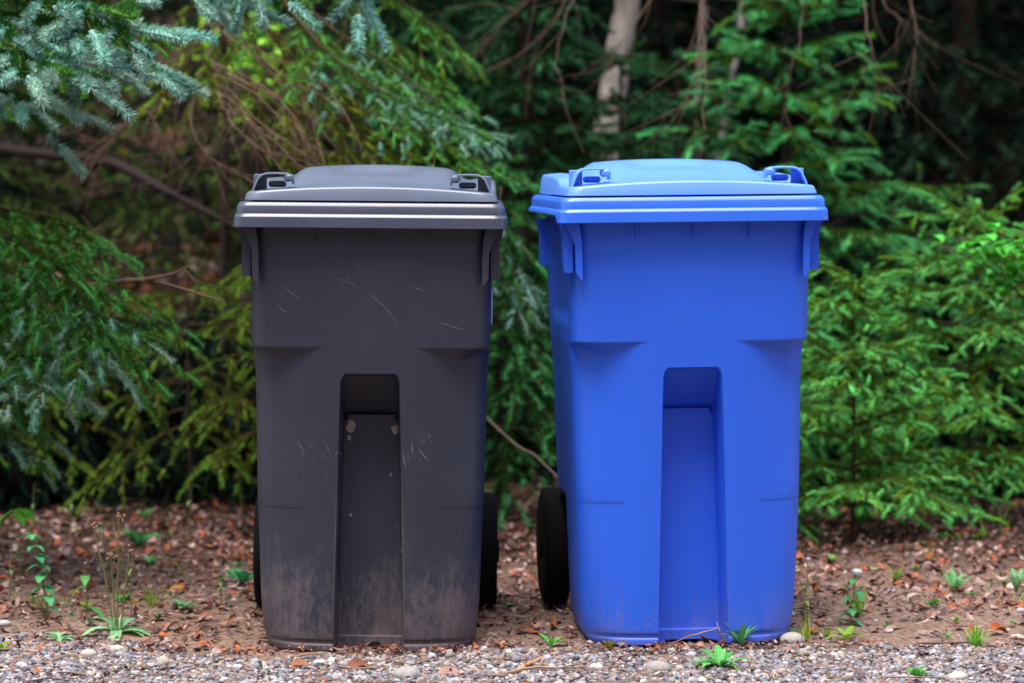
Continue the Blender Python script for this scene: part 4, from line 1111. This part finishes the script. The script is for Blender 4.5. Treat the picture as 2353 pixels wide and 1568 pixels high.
for i in range(150):
    x = r.uniform(-3.2, 0.6); y = r.uniform(3.0, 8.5); L = r.uniform(.2, .9); a = r.normal(0, .5); n = 7; t = np.linspace(-.5, .5, n)
    p = np.stack([x + L * t * math.cos(a), y + L * t * math.sin(a) + .06 * L * np.sin(5 * t + i), 0 * t], 1); p[:, 2] = gz(p[:, 0], p[:, 1]) + .015 + r.uniform(0, .04, n) + (.10 * t if i % 3 == 0 else 0)
    G.tube(p, r.uniform(.002, .008) * (1 - .5 * (t + .5)), 5, np.array((0.24, 0.17, 0.15)) * r.choice([.15, .25, .6, 1.3]))
tag(G.build('twig_litter', M_TWIG), 'thin dead twigs and stalks strewn over soil and gravel', kind='stuff')

# ------------------------------------------------------------------ single stones, leaves, chips
def stone(vx, vy, wpx, label, col, flat=.6, name='stone', group='loose stones among the gravel'):
    p = ground_pt(vx, vy); D = p[1] + 7.4; s_ = wpx / FPX * D / 2
    rr = np.random.RandomState(int(vx * 7 + vy)); V = ICO3 * (1 + 0.05 * np.sin(ICO3 @ rr.normal(0, 2.2, (3, 1)) + 1)) * np.array([s_, s_ * .8, s_ * flat])
    a = rr.uniform(-.4, .4); V = V @ np.array([[math.cos(a), -math.sin(a), 0], [math.sin(a), math.cos(a), 0], [0, 0, 1]]).T
    g = Geo(); g.add(V, ICF3, col); o = g.build(name, M_STONE); o.location = (p[0], p[1], float(gz(p[0], p[1])) + s_ * flat * .5)
    return tag(o, label, 'stone', group)
stone(1820, 1478, 58, 'large pale stone just in front of the blue bin at its right corner', (0.46, 0.42, 0.38))
stone(203, 1508, 40, 'white round stone left of the large dandelion-like weed base', (0.48, 0.46, 0.42))
stone(268, 1498, 34, 'cream stone tucked right under the large left weed', (0.58, 0.54, 0.46))
stone(375, 1530, 30, 'tan upright pebble between the left weed and the black bin', (0.50, 0.41, 0.33), 1.0)
stone(545, 1538, 26, 'white pebble below the black bin left corner', (0.60, 0.58, 0.52))
stone(946, 1482, 48, 'flat cream stone against the foot of the black bin', (0.55, 0.48, 0.38), .45)
stone(935, 1562, 70, 'large grey-white stone at the bottom edge under the black bin', (0.36, 0.34, 0.33))
stone(1512, 1548, 60, 'chunky pale grey stone in front of the blue bin', (0.36, 0.32, 0.30))
stone(1370, 1540, 34, 'rounded whitish stone left of the chunky grey one', (0.56, 0.55, 0.52))
stone(2345, 1408, 24, 'bluish grey stone at the right edge on bare soil', (0.40, 0.42, 0.48))
stone(2040, 1362, 36, 'flat lilac-grey stone on the leaf litter right of the blue bin', (0.40, 0.38, 0.44), .4)
stone(2005, 1344, 24, 'small pale stone beside the flat lilac-grey one', (0.5, 0.48, 0.5))
stone(10, 1440, 30, 'light grey stone at the left edge', (0.5, 0.5, 0.52))
stone(2200, 1565, 46, 'cream stone at the bottom right', (0.62, 0.58, 0.50))
stone(50, 1535, 30, 'grey-blue stone at the bottom left corner', (0.38, 0.40, 0.46))
stone(735, 1530, 30, 'blue-white pebble below the black bin foot', (0.55, 0.57, 0.62))

def dead_leaf(vx, vy, wpx, label, col, rz=0.3, curl=1.0, name='fallen_leaf', lift=.006):
    p = ground_pt(vx, vy); D = p[1] + 7.4; s_ = wpx / FPX * D / 2
    g = Geo(); n, m = 11, 7; V = []
    for i in range(n):
        t = i / (n - 1); wv = 0.62 * math.sin(math.pi * t ** 0.8) ** 0.8 if 0 < t < 1 else 0.02
        for j in range(m):
            u = j / (m - 1) * 2 - 1
            V.append(((2 * t - 1), u * wv, curl * (.35 * (u * wv) ** 2 * 2 + .12 * math.sin(5 * t) + .25 * (t - .4) ** 2)))
    V = np.array(V) * s_; rr = np.random.RandomState(int(vx + vy))
    V = np.einsum('ij,kj->ki', (Matrix.Rotation(rz, 3, 'Z') @ Matrix.Rotation(rr.uniform(.15, .5), 3, 'X')), V)
    F = [(i * m + j, i * m + j + 1, (i + 1) * m + j + 1, (i + 1) * m + j) for i in range(n - 1) for j in range(m - 1)]
    g.add(V, F, col); g.tube([V[0] * 1.0 + 0, V[m // 2], V[m // 2] - (V[m * 3 + m // 2] - V[m // 2]) * .6][1:], .0008, 4, col)
    o = g.build(name, M_LITTER); o.location = (p[0], p[1], float(gz(p[0], p[1])) + lift + s_ * .1)
    return tag(o, label, 'leaf')
dead_leaf(828, 1540, 62, 'reddish brown dead leaf on the gravel below the black bin', (0.24, 0.085, 0.055), .5, 1.2)
dead_leaf(868, 1466, 34, 'yellow-ochre leaf at the foot of the black bin', (0.50, 0.27, 0.03), .2, 1)
dead_leaf(1057, 1478, 36, 'red-brown leaf under the right corner of the black bin', (0.40, 0.08, 0.03), .1, .8)
dead_leaf(2296, 1462, 52, 'curled orange-red leaf at the right edge', (0.40, 0.09, 0.02), .4, 1.8)
dead_leaf(470, 1487, 34, 'orange fallen leaf right of the large left weed', (0.45, 0.12, 0.03), .3, 1)
dead_leaf(410, 1363, 44, 'ochre leaf beside the small grass tuft at left', (0.50, 0.25, 0.05), .1, .7)
dead_leaf(120, 1300, 46, 'purplish leaf standing among the weeds at left', (0.26, 0.17, 0.26), 1.2, 1.2)
dead_leaf(175, 1368, 26, 'golden yellow leaf among the left weeds', (0.52, 0.30, 0.03), .3, .6)
dead_leaf(690, 1535, 46, 'rust brown leaf left of the large reddish one', (0.33, 0.13, 0.06), .3, .8)
dead_leaf(1035, 1555, 60, 'pinkish tan leaf at the bottom edge between the bins', (0.38, 0.22, 0.17), .2, .6)
stick('wood_chip', 'pale orange wood chip lying on the gravel between the bins', 'wood chip', [ground_pt(1180, 1552) + (0, 0, .008), ground_pt(1245, 1522) + (0, 0, .012)], [.006, .004], (0.50, 0.28, 0.14), 0, 2)
stick('fallen_twig', 'curved tan twig along the bottom edge between the bins', 'twig', [ground_pt(1120, 1562) + (0, 0, .01), ground_pt(1230, 1548) + (0, 0, .015), ground_pt(1340, 1545) + (0, 0, .012)], [.003, .003, .002], (0.38, 0.25, 0.18), 0, 2)
stick('grass_stalk', 'dry tan stalk leaning against the foot of the blue bin', 'stalk', [ground_pt(1520, 1492) + (0, 0, .006), P(1580, 1462, 7.28), P(1640, 1445, 7.3), P(1650, 1440, 7.3)], [.0014, .0014, .001, .0008], (0.45, 0.28, 0.20), 0, 2)
stick('grass_stalk', 'short pale upright stalk at the foot of the blue bin', 'stalk', [ground_pt(1665, 1475) + (0, 0, .0), P(1655, 1455, 7.27), P(1646, 1428, 7.27)], [.002, .0018, .001], (0.45, 0.35, 0.28), 0, 2)

# ------------------------------------------------------------------ small plants
def blade(g, base, d, L, W, arch=.5, col=(.1, .3, .06), fold=.25, n=8, shape=0.0, side=None, serr=0.0, twist=0.0):
    """one leaf: base point, horizontal heading + rise, length, width"""
    d = unit(np.asarray(d, float)); s0 = np.cross(d, (0, 0, 1.0)) if side is None else np.asarray(side, float)
    if np.linalg.norm(s0) < .05: s0 = np.array([1.0, 0, 0])
    s0 = unit(s0); p = np.array(base, float); V = []; dd = d.copy()
    for i in range(n + 1):
        t = i / n
        wv = W / 2 * (math.sin(math.pi * min(1, t ** (0.75 + shape) * .97 + .02)) ** 0.9 if t < 1 else 0.02)
        if serr: wv *= 1 + serr * (1 if i % 2 else -1)
        up = unit(np.cross(s0, dd))
        V += [p - s0 * wv + up * fold * wv, p.copy(), p + s0 * wv + up * fold * wv]
        dd = unit(dd + np.array([0, 0, -arch / n * 1.6])); p = p + dd * L / n
    F = [(3*i+j, 3*i+j+1, 3*i+j+4, 3*i+j+3) for i in range(n) for j in range(2)]
    c = np.array(col); C = np.tile(c, (len(V), 1)); C[1::3] = np.clip(c * 1.35, 0, .8)
    g.add(V, F, C)
def gloc(vx, vy): 
    p = ground_pt(vx, vy); p = np.array([p[0], p[1], float(gz(p[0], p[1]))]); return p
def px2m(px_, p): return px_ / FPX * (p[1] + 7.4)
RP = lambda s: np.random.RandomState(s)
def rosette(vx, vy, wpx, nl, label, col, seed, rise=.5, arch=.8, wr=.22, name='weed', cat='weed', group=None, shape=.3, stem=None, serr=0.0):
    p = gloc(vx, vy); Rr = px2m(wpx, p) * .62; r = RP(seed); rise = rise * 1.5 + .35; wr = wr * 0.95
    root_geo = Geo()
    for i in range(nl):
        a = i * 2.4 + r.uniform(-.3, .3); L = Rr * r.uniform(.75, 1.15)
        blade(root_geo, (0, 0, 0.002), (math.cos(a), math.sin(a) * .9, rise * r.uniform(.6, 1.5)), L * 1.15, L * 2 * wr, arch * r.uniform(.7, 1.3), np.array(col) * r.uniform(.8, 1.25), shape=shape, serr=serr)
    if stem is None:
        o = root_geo.build(name, M_LEAF); o.location = p; return tag(o, label, cat, group)
    root = thing(name, label, cat, p, group=group); root_geo.build('foliage', M_LEAF, root); stem(root, p, r); return root
BR = (0.085, 0.36, 0.055); YG = (0.20, 0.36, 0.035); PALE = (0.24, 0.50, 0.24); DG = (0.06, 0.24, 0.07)

def stalks(lst):
    def f(root, p, r):
        for (dx, top, lean) in lst:
            g = Geo(); h = Geo()
            x0 = px2m(dx, p) * .3; H = px2m(top, p); n = 9; t = np.linspace(0, 1, n)
            q = np.stack([x0 + (px2m(lean, p)) * t ** 1.3 + r.normal(0, .0006, n), r.normal(0, .0008, n) + .004 * t, H * t], 1)
            g.tube(q, .0022 * (1 - .45 * t) + .0004, 5, (0.22, 0.24, 0.08))
            for k in range(5):
                e = q[-1] + r.normal(0, .006, 3) + (0, 0, .002); h.tube([q[-2], e], [.0006, .0006], 3, (0.25, 0.20, 0.10))
                V = ICO * np.array([.0035, .0035, .0045]) + e; h.add(V, ICF, (0.42, 0.24, 0.17))
            for k in (3, 5):
                e = q[k] + (r.choice([-1, 1]) * .012, 0, .012); g.tube([q[k], e], [.0009, .0006], 3, (0.22, 0.22, 0.08))
            st = g.build('stem', M_LEAF, root); h.build('flower_head', M_LEAF, st)
    return f
rosette(270, 1462, 135, 9, 'largest grey-green weed rosette at left with tall seed stalks', PALE, 1, .55, 1.1, .17, stem=stalks([(0, 270, 5), (-30, 250, -45), (25, 190, 22), (-10, 180, -12)]))
rosette(135, 1478, 75, 8, 'small grey-green weed left of the large rosette', PALE, 2, .5, .8, .18)
rosette(282, 1392, 50, 4, 'bright upright weed leaves behind the large left rosette', BR, 4, 1.2, .7, .3)
rosette(1265, 1490, 80, 4, 'three-leaved green seedling between the bins', (0.13, 0.40, 0.06), 15, 1.3, 1.0, .2)
rosette(1080, 1478, 34, 7, 'tiny bright green sprout by the right foot of the black bin', (0.14, 0.50, 0.03), 16, .9, .5, .4)
rosette(1655, 1538, 105, 13, 'bright green broad weed on the gravel in front of the blue bin', (0.10, 0.38, 0.08), 17, .75, .9, .17)
rosette(1700, 1488, 100, 8, 'taller green weed touching the foot of the blue bin', (0.10, 0.34, 0.11), 18, 1.1, .9, .13)
rosette(1790, 1462, 85, 5, 'arching green weed at the right corner of the blue bin', (0.12, 0.32, 0.07), 19, 1.0, 1.6, .2)
rosette(1400, 1500, 45, 5, 'small yellow-red seedling left of the blue bin centre', (0.30, 0.28, 0.05), 20, 1.2, .5, .3)
rosette(1945, 1478, 80, 6, 'yellow-green weed on soil right of the blue bin', YG, 21, .9, .9, .2)
rosette(2105, 1562, 50, 7, 'small bright clover-like weed at the bottom right', BR, 22, .6, .4, .35)
rosette(1975, 1212, 60, 5, 'small green plant under the right spruces', BR, 23, 1.0, .4, .3)
rosette(2060, 1340, 60, 6, 'thin green weed with narrow leaves on the litter at right', YG, 24, 1.3, .4, .12)
rosette(2195, 1362, 85, 7, 'spreading green weed on the litter at far right', (0.10, 0.33, 0.10), 25, .9, .5, .15)
rosette(2335, 1360, 70, 7, 'pale leafy weed at the right edge of the frame', (0.22, 0.44, 0.20), 26, 1.4, .4, .25)
rosette(2140, 1398, 36, 5, 'tiny green seedling right of the white-flowered weed', BR, 27, .9, .4, .3)
rosette(1900, 1468, 40, 5, 'small pale weed close to the pale stone', YG, 28, .8, .5, .25)
rosette(420, 1400, 60, 7, 'low dull green weed between the grass tuft and the black bin', (0.12, 0.28, 0.12), 29, .4, .6, .2)
rosette(200, 1405, 40, 5, 'tiny green weed above the small left rosette', YG, 30, .8, .5, .3)
rosette(560, 1345, 110, 5, 'broad-leaved green plant beside the left wheel of the black bin', (0.07, 0.32, 0.10), 31, .9, 1.0, .28)
rosette(318, 1262, 120, 6, 'dark broad-leaved plant behind the tall seed stalks', DG, 32, .9, .8, .24)
rosette(345, 1300, 55, 2, 'single bright round leaf on a short stalk', (0.07, 0.40, 0.09), 33, 1.6, 1.2, .5)
rosette(5, 1500, 50, 5, 'yellow-green weed at the left edge on the gravel line', YG, 34, .6, .6, .25)
rosette(1170, 1402, 44, 5, 'dark little weed by the right wheel of the black bin', (0.04, 0.16, 0.04), 35, .8, .6, .3)
rosette(2245, 1245, 40, 5, 'small yellowish plant below the right fern', YG, 36, 1.0, .5, .3)
rosette(330, 1195, 50, 4, 'small dark green leaf plant deep at left', DG, 37, .8, .5, .3)

rq = RP(500)
for i in range(16):
    vx, vy = rq.uniform(1860, 2345), rq.uniform(1230, 1480)
    rosette(vx, vy, rq.uniform(18, 34), 4 + i % 3, 'tiny green seedling among the litter right of the blue bin', [BR, YG, (0.12, .34, .08)][i % 3], 510 + i, .9, .6, .3, name='seedling', cat='seedling', group='tiny seedlings right of the blue bin')
for i in range(9):
    vx, vy = rq.uniform(20, 560), rq.uniform(1240, 1440)
    rosette(vx, vy, rq.uniform(16, 32), 4 + i % 3, 'tiny green seedling among the litter left of the black bin', [(0.10, .36, .12), YG, (0.08, .28, .08)][i % 3], 540 + i, .9, .6, .3, name='seedling', cat='seedling', group='tiny seedlings left of the black bin')

def tuft(vx, vy, hpx, n, label, col, seed, spread=.5, group=None, wd=.0022, name='grass_tuft', cat='grass tuft', dirx=0.0):
    p = gloc(vx, vy); H = px2m(hpx, p); r = RP(seed); g = Geo()
    for i in range(n):
        a = r.rand() * 6.28; s_ = spread * r.rand()
        blade(g, (r.normal(0, .006), r.normal(0, .006), 0), (math.cos(a) * s_ + dirx, math.sin(a) * s_, 1.0), H * r.uniform(.5, 1.1), wd * r.uniform(.7, 1.4), .5 * r.uniform(.3, 1.6), np.array(col) * r.uniform(.7, 1.3), fold=.3, n=6)
    o = g.build(name, M_LEAF); o.location = p; return tag(o, label, cat, group)
tuft(348, 1398, 62, 40, 'yellow-green grass tuft left of the black bin', (0.24, 0.36, 0.04), 41, .7)
tuft(2240, 1488, 62, 60, 'bright green grass tuft near the right edge', (0.20, 0.48, 0.05), 42, .8, wd=.003)
tuft(95, 1410, 70, 22, 'small yellowish grass tuft at far left', (0.34, 0.36, 0.05), 43, .5)
tuft(150, 1395, 50, 14, 'thin green grass beside the far left tuft', (0.22, 0.36, 0.05), 44, .5)
tuft(2300, 1225, 80, 16, 'pale grass blades under the right edge spruce', (0.30, 0.40, 0.12), 45, .4)
tuft(2130, 1280, 60, 14, 'sparse olive grass on the litter at right', (0.22, 0.26, 0.05), 46, .6)
tuft(1850, 1478, 75, 22, 'yellow grass growing at the right foot of the blue bin', (0.30, 0.38, 0.05), 47, .6)
tuft(1970, 1420, 90, 26, 'leafy yellow-green grass below the white-flowered weed', (0.24, 0.42, 0.04), 48, .5, wd=.003)
tuft(590, 1290, 110, 70, 'rusty orange dry needle straw beside the black bin', (0.35, 0.13, 0.04), 49, .9, wd=.0014, name='dry_grass', cat='dry grass', dirx=-1.4)
tuft(2360, 1400, 70, 24, 'light green grass at the far right edge', (0.25, 0.45, 0.10), 50, .6)

def stem_plant(vx, vy, hpx, label, seed, leaf, col, nleaf, lean=0, flower=None, name='weed', cat='weed', lw=.5, stemcol=(.2, .3, .06), top_only=False):
    p = gloc(vx, vy); H = px2m(hpx, p); r = RP(seed); root = thing(name, label, cat, p)
    n = 10; t = np.linspace(0, 1, n); q = np.stack([px2m(lean, p) * t ** 1.5, .01 * t, H * t], 1); q[1:] += r.normal(0, H * .008, (n - 1, 3))
    g = Geo(); g.tube(q, .0024 * (1 - .5 * t), 5, stemcol); g.build('stem', M_LEAF, root)
    g = Geo(); L = px2m(leaf, p)
    for i in range(nleaf):
        u = 1.0 if top_only else (0.15 + .85 * (i + .5) / nleaf); k = min(n - 1, int(u * (n - 1))); a = i * 2.4 + r.uniform(-.4, .4)
        blade(g, q[k], (math.cos(a), math.sin(a) * .6 - .35, -.35 if top_only else .25), L * r.uniform(.8, 1.3) * (1 - .35 * u * (not top_only)), L * lw * r.uniform(.9, 1.4), .4 if top_only else .9, np.array(col) * r.uniform(.75, 1.25), serr=.12 if not top_only else 0)
    if nleaf: g.build('foliage', M_LEAF, root)
    if flower:
        s_, c_ = flower; g = Geo(); V = ICO2 * (1 + .1 * r.normal(0, 1, (len(ICO2), 1))) * np.array([s_, s_, s_ * .7]) + q[-1] + (0, -.004, s_ * .4); g.add(V, ICF2, c_); g.build('flower', M_LEAF, root)
    return root
stem_plant(45, 1335, 165, 'bright broad-leaved plant at the left edge', 61, 62, (0.12, 0.42, 0.03), 5, 0, lw=.55, top_only=True)
for i, (vx, vy, h) in enumerate(((300, 1410, 150), (395, 1330, 170), (430, 1250, 150), (240, 1290, 120), (75, 1260, 150), (160, 1230, 110), (510, 1400, 90), (22, 1390, 120))):
    stem_plant(vx, vy, h, ['thin stalk just right of the tallest seed stalks', 'tall thin stalk behind the ochre leaf', 'slender stalk deep in the left litter', 'short thin stalk above the left rosette', 'thin stalk near the left edge', 'small stalk in the shade at left', 'short stalk left of the black bin foot', 'thin stalk at the very left of the gravel line'][i],
               80 + i, 34, (0.13, 0.27, 0.06), 4, [6, -10, 14, -8, 5, 9, -12, 4][i], lw=.2, stemcol=(.26, .24, .08))
stem_plant(110, 1420, 215, 'serrated green weed leaning left at far left', 62, 40, (0.06, 0.34, 0.12), 16, -45, lw=.5)
stem_plant(200, 1425, 130, 'thin weed stalk with one drooping leaf at left', 63, 60, (0.09, 0.30, 0.07), 3, -5, flower=(.004, (.45, .3, .2)), lw=.4)
stem_plant(1848, 1462, 175, 'thin yellow stalk with a white bud beside the blue bin', 64, 24, (0.26, 0.38, 0.05), 7, 10, flower=(.0062, (.8, .8, .8)), lw=.35, stemcol=(.35, .4, .06))
stem_plant(1955, 1440, 120, 'green weed with a white bloom right of the blue bin', 65, 44, (0.08, 0.36, 0.12), 8, 12, flower=(.0130, (.8, .8, .8)), lw=.45, stemcol=(.3, .42, .05))
stem_plant(2200, 1215, 170, 'leafy serrated fern-like plant under the right spruces', 66, 46, (0.10, 0.42, 0.12), 22, 45, lw=.5)
stem_plant(2170, 1200, 90, 'small green leaf plant left of the right fern', 67, 42, (0.10, 0.36, 0.16), 5, -6, lw=.5)
stem_plant(60, 1130, 140, 'slender yellow grass stem in the dark at left', 68, 40, (0.2, 0.28, 0.04), 3, 4, lw=.12)
stem_plant(330, 1170, 170, 'tall thin grass stem left of the black bin', 69, 30, (0.2, 0.28, 0.05), 2, 6, lw=.14)
stem_plant(555, 1180, 130, 'thin stem with a pale bud close to the black bin', 70, 20, (0.2, 0.26, 0.05), 2, -4, flower=(.004, (.4, .42, .2)), lw=.15)
stem_plant(465, 1160, 110, 'leaning yellow-green blade stem left of the black bin', 71, 40, (0.2, 0.32, 0.05), 3, 30, lw=.12)

# leafy shrub at the right edge
p = at_depth(2520, 9.3); z0 = float(gz(*p)); root = thing('leafy_shrub', 'bright green broad-leaved shrub at the right edge above the spruces', 'shrub', (p[0], p[1], z0))
r = RP(90); gs = Geo(); gl = Geo(); base = np.array([p[0], p[1], z0])
for i, (vx, vy, D) in enumerate(((2150, 560, 9.1), (2200, 540, 9.0), (2250, 545, 9.0), (2290, 530, 9.1), (2340, 540, 9.0), (2380, 560, 9.0), (2310, 575, 9.1), (2400, 520, 9.1), (2180, 575, 9.1), (2350, 510, 9.1), (2330, 560, 9.0), (2270, 565, 9.1), (2220, 565, 9.05))):
    e = P(vx, vy, D) - base; t = np.linspace(0, 1, 9); q = np.stack([e[0] * t ** 1.8, e[1] * t ** 1.5, e[2] * (1 - (1 - t) ** 1.6)], 1)
    gs.tube(q, .003 * (1 - .6 * t) + .0006, 5, (0.16, 0.11, 0.05))
    for k in range(14):
        j = r.randint(5, 9); a = r.rand() * 6.28
        blade(gl, q[j] + r.normal(0, .014, 3), (math.cos(a), math.sin(a), .15), r.uniform(.035, .055), r.uniform(.030, .042), .6, np.array((0.080, 0.46, 0.050)) * r.uniform(.75, 1.3), n=5)
gs.build('stem', M_TWIG, root); gl.build('foliage', M_LEAF, root)
# bright leafy bush far behind at top left
p = at_depth(600, 12.3); z0 = float(gz(*p)); root = thing('leafy_bush', 'bright yellow-green leafy bush far behind at top left', 'bush', (p[0], p[1], z0))
gs = Geo(); gl = Geo(); base = np.array([p[0], p[1], z0])
for i in range(26):
    vx = r.uniform(480, 690); vy = r.uniform(60, 180); e = P(vx, vy, 12.2 + r.uniform(-.3, .3)) - base; t = np.linspace(0, 1, 7)
    q = np.stack([e[0] * t ** 1.5, e[1] * t, e[2] * (1 - (1 - t) ** 1.4)], 1); gs.tube(q, .004 * (1 - .6 * t) + .0008, 4, (0.12, 0.08, 0.05))
    for k in range(9):
        a = r.rand() * 6.28; blade(gl, q[r.randint(4, 7)] + r.normal(0, .035, 3), (math.cos(a), math.sin(a), .2), r.uniform(.05, .08), r.uniform(.04, .06), .5, np.array((0.34, 0.85, 0.08)) * r.uniform(.7, 1.3), n=4)
gs.build('stem', M_TWIG, root); gl.build('foliage', M_LEAF, root)
print('needle faces', N_TRI, 'objects', len(bpy.data.objects))
